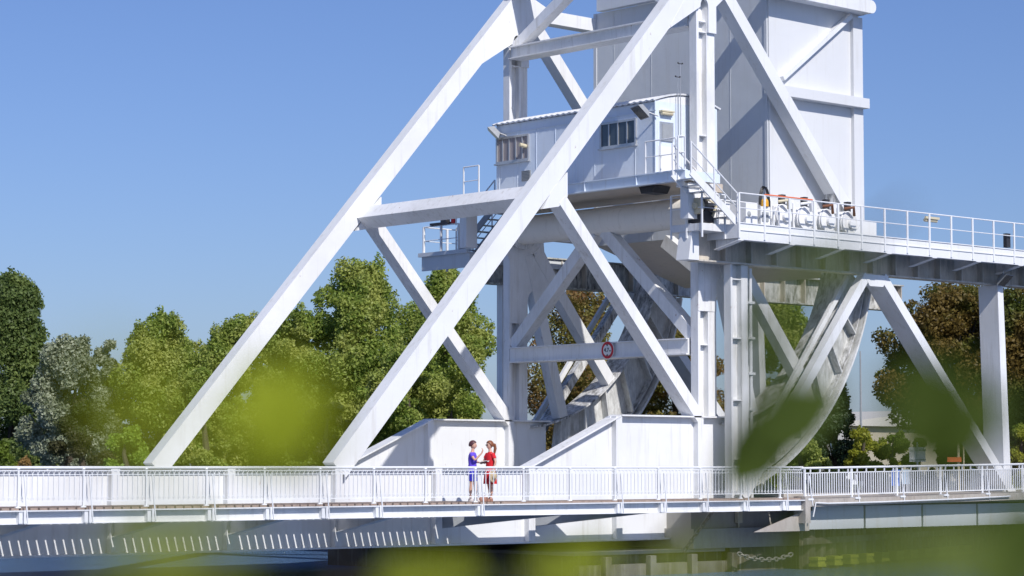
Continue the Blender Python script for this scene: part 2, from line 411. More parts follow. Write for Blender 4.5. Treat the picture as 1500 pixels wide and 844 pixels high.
    s.build('hub_gusset', 'white_worn', span)
side(YN, True); side(YF, False)
# transverse members
def ysp(name, mat, x0, x1, z0, z1, ya=YN+.25, yb=YF-.25):
    s = MB(); s.box(x0, x1, ya, yb, z0, z1); return s.build(name, mat, span)
ps = MB(); ps.prism([(49.48, 11.52), (49.86, 11.93), (50.28, 11.6), (49.9, 11.18)], YN+.25, YF-.25)
ps.build('portal_strut', 'white_worn', span)
cb = MB()
for x0, x1 in ((56.3, 56.42), (56.85, 56.9)): cb.box(x0, x1, YN+.25, YF-.25, 6.95, 7.4)
cb.box(56.22, 56.95, YN+.25, YF-.25, 7.4, 7.44); cb.box(56.22, 56.95, YN+.25, YF-.25, 6.9, 6.95)
cb.build('cross_beam', 'white_worn', span)
for sgn, ya in ((1, YN+.2), (-1, YF-.2)):
    s = MB(); s.byz((ya, 7.5), (58.55-sgn*.25, 11.2), .42, 56.4, 56.8); s.build('chevron_brace', 'white_worn', span)
    s = MB(); s.byz((ya, 18.0), (58.55-sgn*.3, 20.3), .34, 56.4, 56.8); s.build('sway_brace', 'white_worn', span)
    if sgn > 0:
        s = MB(); s.byz((57.9, 11.0), (ya+.1, 8.6), .45, 58.9, 59.3); s.build('tail_brace', 'white_worn', span)
s = MB(); s.box(56.35, 56.41, YN+.25, YF-.25, 17.62, 18.0); s.box(56.2, 56.9, YN+.25, YF-.25, 17.6, 17.64); s.box(56.2, 56.9, YN+.25, YF-.25, 18.0, 18.04)
s.build('upper_cross_beam', 'white_worn', span)
ysp('crown_beam', 'white', 56.3, 57.1, 20.0, 20.5); ysp('tail_beam', 'white', 65.22, 65.3, 19.1, 19.5)
# torque tube with collars
s = MB(); s.tube([(56.7, YN-.2, 11.55), (56.7, YF-.3, 11.55)], .5, 28)
tb = s.build('torque_tube', 'tube_bounce', span, smooth=True)
for yy, rr in ((YF-.55, .66), (YN+.1, .6)):
    s = MB(); s.tube([(56.7, yy, 11.55), (56.7, yy+.12, 11.55)], rr, 28); s.build('tube_collar', 'white_mould', tb, smooth=True)
# counterweight box
s = MB(); s.box(60.5, 65.2, 54.5, 62.95, 11.25, 19.75)
cw = s.build('counterweight', 'grey_panel', span)
s = MB(); s.box(60.52, 65.2, 54.44, 54.497, 11.25, 19.75)
s.box(64.75, 65.25, 54.30, 54.438, 11.25, 19.0)
s.box(60.5, 65.24, 54.40, 54.438, 11.25, 11.45); s.build('side_plate', 'cw_side', cw)
s = MB(); s.box(60.7, 65.3, 54.05, 54.43, 15.78, 16.12); s.build('side_rail', 'cw_side', cw)
s = MB(); s.bxz((61.0, 16.4), (64.6, 19.0), .16, 54.2, 54.43); s.build('side_brace', 'white', cw)
s = MB()
for yy in (56.2, 58.1, 60.0, 61.9): s.box(60.49, 60.498, yy, yy+.02, 11.3, 19.7)

s.box(60.47, 60.499, 62.8, 62.95, 11.25, 19.75); s.box(60.47, 60.499, 54.5, 54.62, 11.25, 19.75)
s.build('seam_strip', 'grey_panel', cw)
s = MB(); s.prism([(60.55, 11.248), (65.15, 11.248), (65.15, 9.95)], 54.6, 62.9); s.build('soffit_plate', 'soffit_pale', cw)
s = MB(); s.box(60.2, 60.5, 55.5, 62.5, 19.76, 20.4); s.box(61.0, 62.4, 59.0, 61.2, 19.76, 20.1); s.build('roof_kerb', 'grey_panel', cw)
# deck slab and cross girders
s = MB(); s.box(10, 58.2, YN+.31, YF-.31, 2.02, 2.3); s.build('road_deck', 'bounce_road', span)
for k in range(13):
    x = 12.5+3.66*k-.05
    s = MB(); s.box(x-.12, x+.12, YN+.25, YF-.25, 1.2, 2.018); s.build('cross_girder', 'shade_concrete', span)

# footway on the near side, carried by the span
FY0 = 51.32
NAR = 45.6
PX = [30.1+1.82*k for k in range(-11, 16)]
s = MB(); x = 10.0
while x < 58.3:
    yb = 53.62 if x < NAR else 52.75
    s.box(x, x+(.205 if x < NAR else .259), FY0-.02, yb, 2.245, 2.30); x += .262
fw = s.build('footway_planks', 'wood', span)
s = MB(); s.box(10, 58.35, FY0-.05, FY0+.0, 1.93, 2.24); s.box(10, 58.35, FY0-.22, FY0+.10, 2.24-.025, 2.2439); s.box(10, 58.35, FY0-.14, FY0+.10, 1.91, 1.93)
s.build('edge_beam', 'white', span)
s = MB(); s.box(10, NAR, 53.36, 53.5, 1.98, 2.24); s.box(10, 58.3, 52.55, 52.62, 2.0, 2.24)
s.build('stringer', 'white_worn', span)
for k in range(14):
    x = 12.5+3.66*k-.05
    if x < 45:
        s = MB(); s.prismX([(FY0+.02, 2.2), (YN-.03, 2.2), (YN-.03, 1.45), (FY0+.02, 1.94)], x-.04, x+.04)
        s.bar((x, FY0+.02, 1.93), (x, YN-.05, 1.44), .22, .03); s.build('footway_bracket', 'white_worn', span)
for xw, xe in ((45.4, 48.2), (49.1, 51.6)):
    a = Vector((xw, YN-.04, 0)); b2 = Vector((xe, FY0+.05, 0)); s = MB()
    s.add([(a.x, a.y, 1.5), (b2.x, b2.y, 1.92), (b2.x, b2.y, 2.18), (a.x, a.y, 2.2), (a.x+.25, a.y, 1.5), (b2.x+.25, b2.y, 1.92), (b2.x+.25, b2.y, 2.18), (a.x+.25, a.y, 2.2)],
          [(0, 1, 2, 3), (7, 6, 5, 4), (0, 4, 5, 1), (1, 5, 6, 2), (2, 6, 7, 3), (3, 7, 4, 0)])
    s.build('raking_outrigger', 'grey', span)

def ornate_panel(x0, x1, zb, yy, nb=12):
    s = MB(); dx = (x1-x0)/nb
    s.box(x0, x1, yy-.012, yy+.012, zb+.78, zb+.80); s.box(x0, x1, yy-.012, yy+.012, zb+.875, zb+.90)
    s.box(x0, x1, yy-.012, yy+.012, zb+.13, zb+.155)
    for i in range(nb):
        x = x0+dx*(i+.5); s.box(x-.009, x+.009, yy-.009, yy+.009, zb+.155, zb+.79)
        r = dx*.46; P = [(x0+dx*i+dx/2+dx/2+r*math.cos(t), yy, zb+.80+.075*math.sin(t)) for t in np.linspace(0, PI, 6)]
        if i < nb-1: s.tube(P, .008, 4)
        s.bar((x, yy, zb+.27), (x-.045, yy, zb+.19), .012); s.bar((x, yy, zb+.27), (x+.045, yy, zb+.19), .012)
    xm = (x0+x1)/2
    s.tube([(xm-.12, yy, zb+.90), (xm-.03, yy, zb+.985), (xm+.03, yy, zb+.985), (xm+.12, yy, zb+.90)], .011, 5)
    return s
rl = MB(); rl.tube([(10, FY0, 3.27), (58.5, FY0, 3.27)], .032, 8); rail_o = rl.build('handrail', 'rail_white', span, smooth=True)
prev = 10
for i, x in enumerate(PX):
    s = MB(); s.box(x-.022, x+.022, FY0-.025, FY0+.025, 2.30, 3.25)
    s.ball((x, FY0, 3.24), .05, .05, .03, 8, 6); s.box(x-.07, x+.07, FY0-.03, FY0+.03, 2.3, 2.33)
    if x < 42 or 44 < x < 45.2 or x > 49.2:
        s.bar((x+.02, FY0-.24, 3.1), (x+.14, FY0-.24, 1.93), .02, .03); s.box(x+.03, x+.09, FY0-.24, FY0-.222, 1.93, 2.25)
        s.box(x-.08, x+.02, FY0-.2, FY0-.05, 1.93, 2.21)
    s.build('railing_post', 'rail_white', span)
for a, b2 in list(zip(PX[:-1], PX[1:]))+[(PX[-1], 58.5)]: ornate_panel(a+.025, b2-.025, 2.31, FY0).build('railing_panel', 'rail_white', span)

# ------------------------------------------------------------------ height limit sign on the cross beam
yS, zS = onX(890, 513, 56.18)
sg = thing('height_sign', 'round red-ringed 4.7 m height limit sign on the cross beam', 'road sign', (56.18, yS, zS))
def disc(mb, x, r, y=0, z=0, k=32, t=.01): mb.tube([(x, yS+y, zS+z), (x-t, yS+y, zS+z)], r, k); return mb
disc(MB(), 56.2, .30, t=.02).build('rim', 'paper', sg)
disc(MB(), 56.178, .285, t=.006).build('red_ring', 'red', sg)
disc(MB(), 56.17, .195, t=.006).build('face', 'paper', sg)
s = MB(); s.prismX([(yS-.05, zS+.19), (yS+.05, zS+.19), (yS, zS+.12)], 56.158, 56.163); s.prismX([(yS-.05, zS-.19), (yS+.05, zS-.19), (yS, zS-.12)], 56.158, 56.163)
s.build('arrow_mark', 'black', sg)
def text_mesh(txt, size):
    cu = bpy.data.curves.new('lettering', 'FONT'); cu.body = txt; cu.size = size; cu.align_x = 'CENTER'; cu.align_y = 'CENTER'; cu.extrude = .002; cu.offset = size*.02
    o = bpy.data.objects.new('lettering_tmp', cu); C.objects.link(o); bpy.context.view_layer.update()
    me = bpy.data.meshes.new_from_object(o.evaluated_get(bpy.context.evaluated_depsgraph_get())); bpy.data.objects.remove(o); return me
def letters(txt, size, mat, parent, loc, rot):
    me = text_mesh(txt, size); me.materials.clear(); me.materials.append(M[mat]); o = bpy.data.objects.new('lettering', me); C.objects.link(o)
    o.parent = parent; o.location = loc; o.rotation_euler = rot; return o
letters('4.7', .19, 'black', sg, (-.02, .035, 0), (PI/2, 0, -PI/2)); letters('m', .10, 'black', sg, (-.02, -.135, -.02), (PI/2, 0, -PI/2))

# ------------------------------------------------------------------ fixed support frames
def frame(Y, label, mirror):
    f = thing('support_frame', label, 'bridge frame', (64, Y, 2.2))
    y0, y1 = Y-.3, Y+.25
    s = MB(); s.ixz((55.4 if not mirror else 56.6, 10.35), (80, 10.35), 1.1, Y-.28, Y+.22, .05, .6); g = s.build('beam', 'beam_mould_shade' if mirror else 'beam_dirty', f)
    for k in range(20):
        x = 56.7+1.22*k; q = MB(); q.box(x-.02, x+.02, Y-.24, Y+.0, 9.85, 10.85); q.build('beam_stiffener', 'beam_dirty', g)
    s = MB(); s.prism([(54.9, 9.82), (55.38, 9.82), (55.38, 10.95), (55.1, 10.95)], Y-.3, Y+.25); (None if mirror else s.build('beam_end', 'white', f))
    dx = .5 if mirror else 0
    c0, c1 = Y-.15, Y+.15
    s = MB(); s.box(57.0+dx, 57.08+dx, c0, c1, .7, 9.79); s.box(57.5+dx, 57.8+dx, c0, c1, .7, 9.79); s.box(57.08+dx, 57.5+dx, Y+.06, Y+.1, .7, 9.79)
    for z in (3.5, 5.4, 7.4, 9.3): s.box(57.08+dx, 57.5+dx, c0+.02, Y+.06, z, z+.04)
    s.build('column', 'white_worn', f)
    s = MB(); s.tube([(57.98+dx, Y-.1, 2.2), (57.98+dx, Y-.1, 9.7)], .06, 10)
    for z in np.arange(2.8, 9.6, 1.15): s.box(57.8+dx, 58.1+dx, Y-.2, Y-.02, z, z+.08)
    s.build('cable_pipe', 'white_worn', f)
    s = MB(); s.bxz((63.5, 9.75), (57.3, 2.3), .31, Y-.42, Y-.12); s.build('brace_leg', 'white_mould' if mirror else 'white', f)
    s = MB(); s.bxz((63.45, 9.75), (57.5, 2.3), .17, Y+.36, Y+.5); s.build('brace_leg', 'white_worn', f)
    s = MB(); s.bxz((64.35, 9.75), (71.5, 2.3), .34, Y-.42, Y+.36); s.build('brace_leg', 'white', f)
    s = MB(); s.prism([(63.3, 9.79), (64.6, 9.79), (64.3, 9.4), (63.6, 9.4)], Y-.43, Y-.1); s.build('brace_gusset', 'white', f)
    s = MB(); s.prism([(70.8, 9.79), (71.12, 9.79), (71.45, 2.25), (71.05, 2.25)], Y-.35, Y+.5); s.build('end_column', 'white', f)
    return f
frame(53.15, 'near side white steel frame with raking legs carrying the service walkway', False)
frame(64.75, 'far side mould-stained steel frame with shade-toned beam seen behind the rolling segments', True)
# upright block supports for cabin
# ------------------------------------------------------------------ service walkway (near)
wk = thing('service_walkway', 'raised white walkway with long handrail running right over the beam', 'walkway', (66, 52.6, 11))
WX0, WX1, WY = 56.1, 80.0, 51.8
s = MB(); s.box(WX0+.06, WX1, WY+.06, 53.75, 10.86, 10.92); s.build('floor_plate', 'grey', wk)
s = MB(); s.box(WX0, WX1, WY, WY+.05, 10.45, 11.0); s.box(WX0, WX1, WY-.03, WY-.002, 10.74, 10.77); s.box(WX0, WX1, WY-.03, WY-.002, 10.97, 11.0)
s.box(WX0-.03, WX0-.001, WY, 53.75, 10.5, 10.95); s.build('fascia', 'white', wk)
s = MB(); s.box(WX0+.1, WX1, 52.35, 52.45, 10.5, 10.858); s.build('floor_joist', 'white_worn', wk)
x = WX0+.1; k = 0
while x < WX1:
    s = MB(); s.prismX([(WY+.06, 10.44), (52.86, 10.2), (52.86, 10.85), (WY+.06, 10.85)], x-.03, x+.03); s.bar((x, WY+.0, 10.44), (x, 52.86, 10.19), .25, .025)
    s.build('bracket', 'white_worn', wk); x += 2.44
def railing(mb, pts, h=1.0, posts=1.22, base=.0, r=.024):
    out = []
    for a, b2 in zip(pts[:-1], pts[1:]):
        a = Vector(a); b2 = Vector(b2); L = (b2-a).length; n_ = max(1, round(L/posts))
        for z in (h, h*.52): mb.tube([a+Vector((0, 0, z)), b2+Vector((0, 0, z))], r if z == h else r*.7, 6)
        for i in range(n_+1):
            p = a.lerp(b2, i/n_)
            if not out or (out[-1]-p).length > .05: out.append(p)
    return out
s = MB(); pts = railing(s, [(WX0, WY-.02, 10.95), (WX1, WY-.02, 10.95)], .98); s.build('handrail', 'rail_white', wk, smooth=True)
for p in pts:
    q = MB(); q.box(p.x-.035, p.x+.035, p.y-.02, p.y+.02, 10.5, 11.93); q.build('railing_post', 'rail_white', wk)
s = MB(); s.tube([(57.3, WY-.02, 11.955), (59.6, WY-.02, 11.955)], .03, 6); s.build('red_sleeve', 'orange', wk)
s = MB(); pts = railing(s, [(57.2, 53.7, 10.95), (60.2, 53.7, 10.95)], 1.0)
for p in pts: s.box(p.x-.025, p.x+.025, p.y-.02, p.y+.02, 10.95, 11.93)
s.build('inner_handrail', 'rail_white', wk)
s = MB(); s.tube([(65.55, WY+.1, 11.72), (66.2, WY+.1, 11.72)], .06, 8); s.box(65.5, 66.25, WY+.0, WY+.06, 11.76, 11.84); s.build('tube_lamp', 'beige', wk)
tg = MB(); tg.box(70.1, 70.32, WY+.05, WY+.2, 11.05, 11.55); tg.build('signal_box', 'dark', wk)
# lower corner landing
s = MB(); s.box(55.0, 56.05, 52.35, 53.75, 10.72, 10.95); s.build('lower_landing', 'white_worn', wk)
s = MB(); pts = railing(s, [(55.0, 53.7, 10.95), (55.0, 52.35, 10.95), (56.05, 52.35, 10.95)], .95, .7)
for p in pts: s.box(p.x-.025, p.x+.025, p.y-.025, p.y+.025, 10.5, 11.9)
s.build('landing_handrail', 'rail_white', wk)
# far platform
fp = thing('service_platform', 'small railed service platform on the far side with a red lamp', 'platform', (57.5, 66, 10.9))
s = MB(); s.box(55.9, 60.5, 64.6, 67.2, 10.82, 10.9); s.box(55.9, 55.95, 64.6, 67.2, 10.35, 10.82); s.box(55.9, 60.5, 64.55, 64.6, 10.5, 10.82); s.box(55.8, 55.898, 64.6, 67.3, 10.86, 11.0)
s.build('floor', 'grey_panel', fp)
s = MB(); pts = railing(s, [(55.95, 65.2, 10.9), (55.95, 67.15, 10.9), (60.4, 67.15, 10.9)], 1.05, 1.0)
for p in pts: s.box(p.x-.04, p.x+.04, p.y-.03, p.y+.03, 10.4, 11.95)
s.build('handrail', 'rail_white', fp)
s = MB(); s.tube([(55.95, 65.35, 11.9), (55.95, 65.35, 12.35)], .03, 6); s.build('lamp_stem', 'rail_white', fp)
s = MB(); s.tube([(55.95, 65.5, 11.98), (55.95, 65.5, 12.2)], .09, 12); s.build('red_lamp', 'red', fp)
s = MB(); s.box(55.85, 56.05, 65.7, 66.7, 11.97, 12.05); s.box(55.85, 56.05, 65.8, 66.1, 12.05, 12.18); s.build('cable_tray', 'dark', fp)
# stairs
def stairs(name, label, a, b2, wdt, axis, mat='white'):
    """straight flight from a (low) to b2 (high); axis = unit vector across"""
    t = thing(name, label, 'stairs', a); a = Vector(a); b2 = Vector(b2); ax = Vector(axis)
    for sg_ in (0, 1):
        o = ax*wdt*sg_; s = MB(); s.bar(a+o, b2+o, .05, .24); s.build('stringer', mat, t)
    nst = 8
    s = MB()
    for i in range(1, nst):
        p = a.lerp(b2, i/nst); d = (b2-a); d.z = 0; d.normalize()
        s.bar(p+ax*.03-d*.0, p+ax*(wdt-.03), .26, .03)
    s.build('treads', 'silver', t)
    s = MB()
    for sg_ in (0, 1):
        o = ax*wdt*sg_
        for h in (.95, .5): s.tube([a+o+Vector((0, 0, h)), b2+o+Vector((0, 0, h))], .026 if h > .9 else .018, 6)
        for i in range(3):
            p = a.lerp(b2, i/2)+o; s.box(p.x-.02, p.x+.02, p.y-.02, p.y+.02, p.z, p.z+.95)
    s.build('handrail', 'rail_white', t); return t
stairs('staircase', 'white metal staircase from the walkway up to the cabin door', (56.2, 51.95, 10.98), (54.1, 51.95, 12.45), .8, (0, 1, 0))
stairs('staircase', 'dark treaded staircase on the far side behind the cabin', (56.6, 66.1, 10.9), (56.6, 64.0, 12.5), .8, (1, 0, 0), 'grey')

# ------------------------------------------------------------------ control cabin
cab = thing('control_cabin', 'long white metal control cabin with corrugated roof perched inside the trusses', 'cabin', (56.4, 58.2, 12.5))
cx0, cx1, cy0, cy1, cz0, cz1 = 55.0, 57.9, 54.4, 62.1, 12.6, 15.05
s = MB(); s.box(cx0, cx1, cy0, cy1, cz0, cz1); bod = s.build('wall', 'cabin', cab)
s = MB()
for yy in np.arange(cy0+.9, cy1-.1, .95): s.box(cx0-.012, cx0-.001, yy, yy+.02, cz0, cz1-.35)
s.box(cx0-.03, cx0-.001, cy0-.03, cy1+.03, cz1-.33, cz1-.31); s.box(cx0-.03, cx0+.02, cy0-.03, cy0-.001, cz0, cz1); s.build('wall_trim', 'cabin', bod)
# corrugated arched roof
s = MB(); ny = 150; nx = 10
ys = np.linspace(cy0-.06, cy1+.08, ny); xs = np.linspace(cx0-.13, cx1+.13, nx)
vs_ = []
for yy in ys:
    for xx in xs:
        u_ = (xx-xs[0])/(xs[-1]-xs[0]); vs_.append((xx, yy, cz1+.03+.42*math.sin(PI*(.08+.84*u_))-.42*math.sin(PI*.08)+.018*math.sin(yy*2*PI/.28)))
s.add(vs_, [(i*nx+j, (i+1)*nx+j, (i+1)*nx+j+1, i*nx+j+1) for i in range(ny-1) for j in range(nx-1)])
ro_ = s.build('roof', 'white', cab, norm=False)
sd = ro_.modifiers.new('thick', 'SOLIDIFY'); sd.thickness = .05; sd.offset = 1
s = MB(); pf = [(cx0, cz1-.02)]+[(xx, cz1+.0+.42*math.sin(PI*(.08+.84*(xx-xs[0])/(xs[-1]-xs[0])))-.42*math.sin(PI*.08)-.04) for xx in np.linspace(cx0, cx1, 12)]+[(cx1, cz1-.02)]
s.prism([pf[0]]+pf[1:-1]+[pf[-1]], cy0+.002, cy1-.002); s.build('gable', 'white', cab)
# windows on the long face
def window(pl, pr, pt, pb_, mullions, inner, label=None):
    y1_, zt_ = onX(pl, pt, cx0); y0_, _ = onX(pr, pt, cx0); _, zb_ = onX(pl, pb_, cx0)
    f = MB(); t = .07
    f.box(cx0-.06, cx0-.002, y0_, y0_+t, zb_, zt_); f.box(cx0-.06, cx0-.002, y1_-t, y1_, zb_, zt_)
    f.box(cx0-.06, cx0-.002, y0_+t, y1_-t, zb_, zb_+t); f.box(cx0-.06, cx0-.002, y0_+t, y1_-t, zt_-t, zt_)
    for i in range(1, mullions+1):
        yy = y0_+(y1_-y0_)*i/(mullions+1); f.box(cx0-.05, cx0-.004, yy-.025, yy+.025, zb_+t, zt_-t)
    f.box(cx0-.12, cx0-.002, y0_-.03, y1_+.03, zb_-.05, zb_-.002)
    fo = f.build('window', 'silver', cab)
    p = MB(); p.box(cx0-.02, cx0-.001, y0_+t, y1_-t, zb_+t, zt_-t); p.build('pane', inner, fo)
    return fo
window(728, 776, 203, 241, 4, 'curtain'); window(880, 933, 181, 219, 3, 'glass')
ya, za = onX(765, 251, cx0); yb, zb2 = onX(778, 263, cx0)
s = MB(); s.box(cx0-.03, cx0-.001, yb, ya, zb2-.03, za)
for zz in np.arange(zb2, za-.02, .05): s.box(cx0-.06, cx0-.031, yb+.02, ya-.02, zz, zz+.02)
s.build('louvre_vent', 'grey', cab)
s = MB(); ya, za = onX(772, 214, cx0); s.tube([(cx0, ya, za-.02), (cx0-.3, ya+.05, za+.03)], .07, 12); s.build('flue_pipe', 'beige', cab)
# near gable end: grille, lamp, door panel, box
def onEnd(px, py): return onY(px, py, cy0)
x0_, z1_ = onEnd(966, 178); x1_, z0_ = onEnd(985, 208)
s = MB(); s.box(x0_, x1_, cy0-.05, cy0-.002, z0_, z1_); go = s.build('window', 'silver', cab)
s = MB(); s.box(x0_+.08, x1_-.08, cy0-.06, cy0-.051, z0_+.07, z1_-.07); s.build('grille', 'grey', go)
s = MB(); x0_, z_ = onEnd(966, 166); s.tube([(x0_, cy0-.1, z_), (x0_+.5, cy0-.1, z_)], .055, 8); s.box(x0_-.03, x0_+.55, cy0-.16, cy0-.002, z_+.05, z_+.1); s.build('tube_lamp', 'beige', cab)
s = MB(); s.box(cx0+1.2, cx0+1.23, cy0-.015, cy0-.002, cz0, cz1); s.box(cx0+.15, cx0+1.0, cy0-.012, cy0-.002, cz0+.05, cz0+1.0)
s.build('door_panel', 'white', cab)
# floor frame
s = MB()
s.box(54.4, 54.44, 52.5, 64.0, 12.28, 12.58); s.box(54.32, 54.52, 52.5, 64.0, 12.58, 12.61); s.box(54.3, 54.52, 52.5, 64.0, 12.25, 12.28)
for yy in (54.6, 57, 59.5, 62): s.box(54.33, 54.399, yy, yy+.03, 12.28, 12.58)
s.box(54.44, 56.0, 52.5, 52.55, 12.28, 12.58); s.build('floor_beam', 'cabin', cab)
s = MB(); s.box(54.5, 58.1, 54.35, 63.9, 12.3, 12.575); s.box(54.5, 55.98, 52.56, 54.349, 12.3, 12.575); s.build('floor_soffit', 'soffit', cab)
s = MB(); s.prismX([(54.2, 12.28), (54.95, 12.28), (54.85, 12.06), (54.35, 12.06)], 54.8, 55.5); s.build('cable_hatch', 'dark', cab)
s = MB(); s.box(54.75, 55.25, 52.7, 53.05, 11.1, 12.24); s.box(54.65, 55.35, 52.62, 53.13, 12.1, 12.2); s.build('bearing_post', 'white', cab)
s = MB(); s.box(54.75, 55.25, 63.4, 63.75, 10.9, 12.24); s.build('bearing_post', 'white', cab)
s = MB(); pts = railing(s, [(54.45, 54.3, 12.6), (54.45, 52.95, 12.6)], 1.05, .65)
pts += railing(s, [(54.45, 52.85, 12.6), (54.45, 52.55, 12.6), (54.15, 52.55, 12.6)], 1.05, .5); pts += railing(s, [(54.45, 62.4, 12.6), (54.45, 63.2, 12.6)], 1.05, .8)
for p in pts: s.box(p.x-.02, p.x+.02, p.y-.02, p.y+.02, 12.6, 13.65)
s.build('handrail', 'rail_white', cab)
# floodlights
def floodlight(loc, d, label, armto):
    t = thing('floodlight', label, 'floodlight', loc, 'floodlights on the bridge'); L = Vector(loc); d = Vector(d).normalized()
    a = d.cross(Vector((0, 0, 1))).normalized(); u_ = a.cross(d)
    def hexa(w0, h0, w1, h1, d0, d1):
        m_ = MB(); m_.add([L+a*w_*i+u_*h_*j+d*q for q, w_, h_ in ((d0, w0, h0), (d1, w1, h1)) for i, j in ((-1, -1), (1, -1), (1, 1), (-1, 1))],
                          [(0, 1, 2, 3), (7, 6, 5, 4)]+[(i, i+4, (i+1) % 4+4, (i+1) % 4) for i in range(4)]); return m_
    hexa(.2, .15, .36, .27, -.2, 0).build('housing', 'grey', t); hexa(.33, .24, .33, .24, .001, .012).build('lens', 'lampglass', t)
    s = MB(); s.tube([L-d*.12, armto], .025, 6); s.bar(L-a*.28-d*.05, L+a*.28-d*.05, .03, .05); s.build('bracket', 'silver', t); return t
y_, z_ = onX(725, 196, 54.6); floodlight((54.6, y_+.1, z_), (-.5, .45, -.65), 'grey floodlight on the far left corner of the cabin', (55.0, y_-.15, z_-.05))
y_, z_ = onX(937, 165, 54.5); floodlight((54.5, y_, z_), (-.6, .25, -.65), 'grey floodlight above the dark glazed cabin window', (55.0, y_-.35, z_-.1))
x_, z_ = onY(1473, 411, 52.4); floodlight((x_, 52.4, z_), (.2, -.7, -.7), 'white floodlight hanging under the walkway near the end column', (x_-.02, 52.5, 10.45))
# anemometer masts
ms = thing('sensor_mast', 'pair of slim weather sensor masts on the cabin end wall', 'mast', (55.9, cy0-.08, 13.5))
for dx, top in ((0, 16.35), (-.12, 15.9)):
    s = MB(); s.tube([(56.05+dx, cy0-.12, 14.0), (56.05+dx, cy0-.12, top)], .014, 6); s.build('pole', 'silver', ms)
    s = MB(); s.tube([(55.95+dx, cy0-.12, top), (56.15+dx, cy0-.12, top)], .015, 6); s.ball((55.95+dx, cy0-.12, top+.02), .028); s.ball((56.15+dx, cy0-.12, top+.02), .028); s.build('wind_cups', 'dark', ms)
# ------------------------------------------------------------------ winch machinery on the walkway
def motor(x, label, extra):
    t = thing('winch_motor', label, 'motor', (x, 53.0, 10.92), 'white winch motors on the walkway')
    s = MB(); s.tube([(x, 52.55, 11.45), (x, 53.3, 11.45)], .38, 20); s.build('drum', 'white_worn', t, smooth=True)
    s = MB()
    for i in range(6): s.tube([(x, 52.62+i*.12, 11.45), (x, 52.64+i*.12, 11.45)], .41, 20)
    s.build('cooling_fins', 'white', t)
    s = MB(); s.box(x-.44, x-.34, 52.75, 53.35, 10.93, 11.95); s.box(x+.2, x+.38, 52.6, 53.2, 10.93, 11.15); s.tube([(x-.39, 52.9, 11.75), (x-.39, 52.9, 12.1)], .13, 12); s.tube([(x+.05, 52.45, 11.42), (x+.05, 52.54, 11.42)], .16, 14); s.build('housing', 'rail_white', t)
    s = MB(); s.tube([(x+.1, 52.75, 11.8), (x+.1, 52.75, 12.15)], .12, 12); s.box(x+.02, x+.2, 52.66, 52.84, 12.12, 12.18); s.build('valve', 'dark', t)
    s = MB(); s.tube([(x-.35, 52.5, 11.9), (x-.1, 52.3, 11.95), (x+.1, 52.45, 11.7)], .05, 8); s.build('pipe', extra, t)
for i, (x, l, e) in enumerate(((59.1, 'winch motor nearest the stairs with a beige pipe', 'beige'), (60.2, 'second winch motor with a pale ribbed drum', 'white'),
                               (61.3, 'third winch motor with a brown valve pipe', 'rust'), (62.4, 'winch motor farthest along with rusty pipe', 'rust'))): motor(x, l, e)
t = thing('switch_cabinet', 'low white switch cabinet with open frame on the walkway', 'cabinet', (57.8, 52.8, 10.92))
s = MB(); s.box(57.2, 57.75, 52.5, 53.2, 11.1, 11.75); s.box(57.85, 58.3, 52.45, 53.2, 11.0, 11.68); s.build('body', 'rail_white', t)
s = MB()
for x in (58.3, 58.55): s.box(x, x+.05, 52.3, 52.35, 10.92, 11.72)
s.box(58.35, 58.55, 52.3, 52.35, 11.67, 11.72); s.build('frame', 'white', t)
s = MB(); s.ball((57.35, 52.6, 11.4), .14); s.box(57.9, 58.2, 52.42, 52.449, 11.2, 11.5); s.build('dial', 'grey', t)
t = thing('beacon', 'amber beacon housing beside looped black cables', 'beacon', (58.1, 52.5, 11.7))
s = MB(); s.tube([(58.1, 52.5, 11.69), (58.1, 52.5, 11.83)], .13, 14); s.ball((58.1, 52.5, 11.83), .13); s.build('lens', 'yellow', t, smooth=True)
t = thing('cable_loop', 'black looped cables arching above the switch cabinet', 'cables', (58.4, 52.7, 11.7))
for i in range(4):
    s = MB(); s.tube([(58.15+.09*i+.24*math.cos(a)*.9, 52.6+.05*i, 11.75+.62*math.sin(a)) for a in np.linspace(PI, 0, 10)], .018, 6); s.build('cable', 'black', t, smooth=True)
t = thing('gear_unit', 'dark geared brake unit under the stairs', 'machinery', (55.5, 52.9, 10.95))
s = MB(); s.tube([(55.0, 52.6, 11.5), (55.12, 52.6, 11.5)], .26, 18); s.tube([(54.9, 52.6, 11.5), (55.0, 52.6, 11.5)], .1, 12); s.build('wheel', 'beige', t, smooth=True)
s = MB(); s.box(55.15, 55.7, 52.5, 53.1, 11.0, 11.35); s.tube([(55.2, 52.7, 11.5), (55.9, 52.7, 11.5)], .16, 12); s.box(55.35, 55.5, 52.55, 53.0, 11.35, 11.8); s.build('casing', 'dark', t)
s = MB(); s.bar((55.2, 52.45, 11.75), (56.0, 52.45, 11.55), .05); s.bar((55.6, 52.45, 11.2), (55.95, 52.5, 11.8), .06); s.build('lever', 'beige', t)

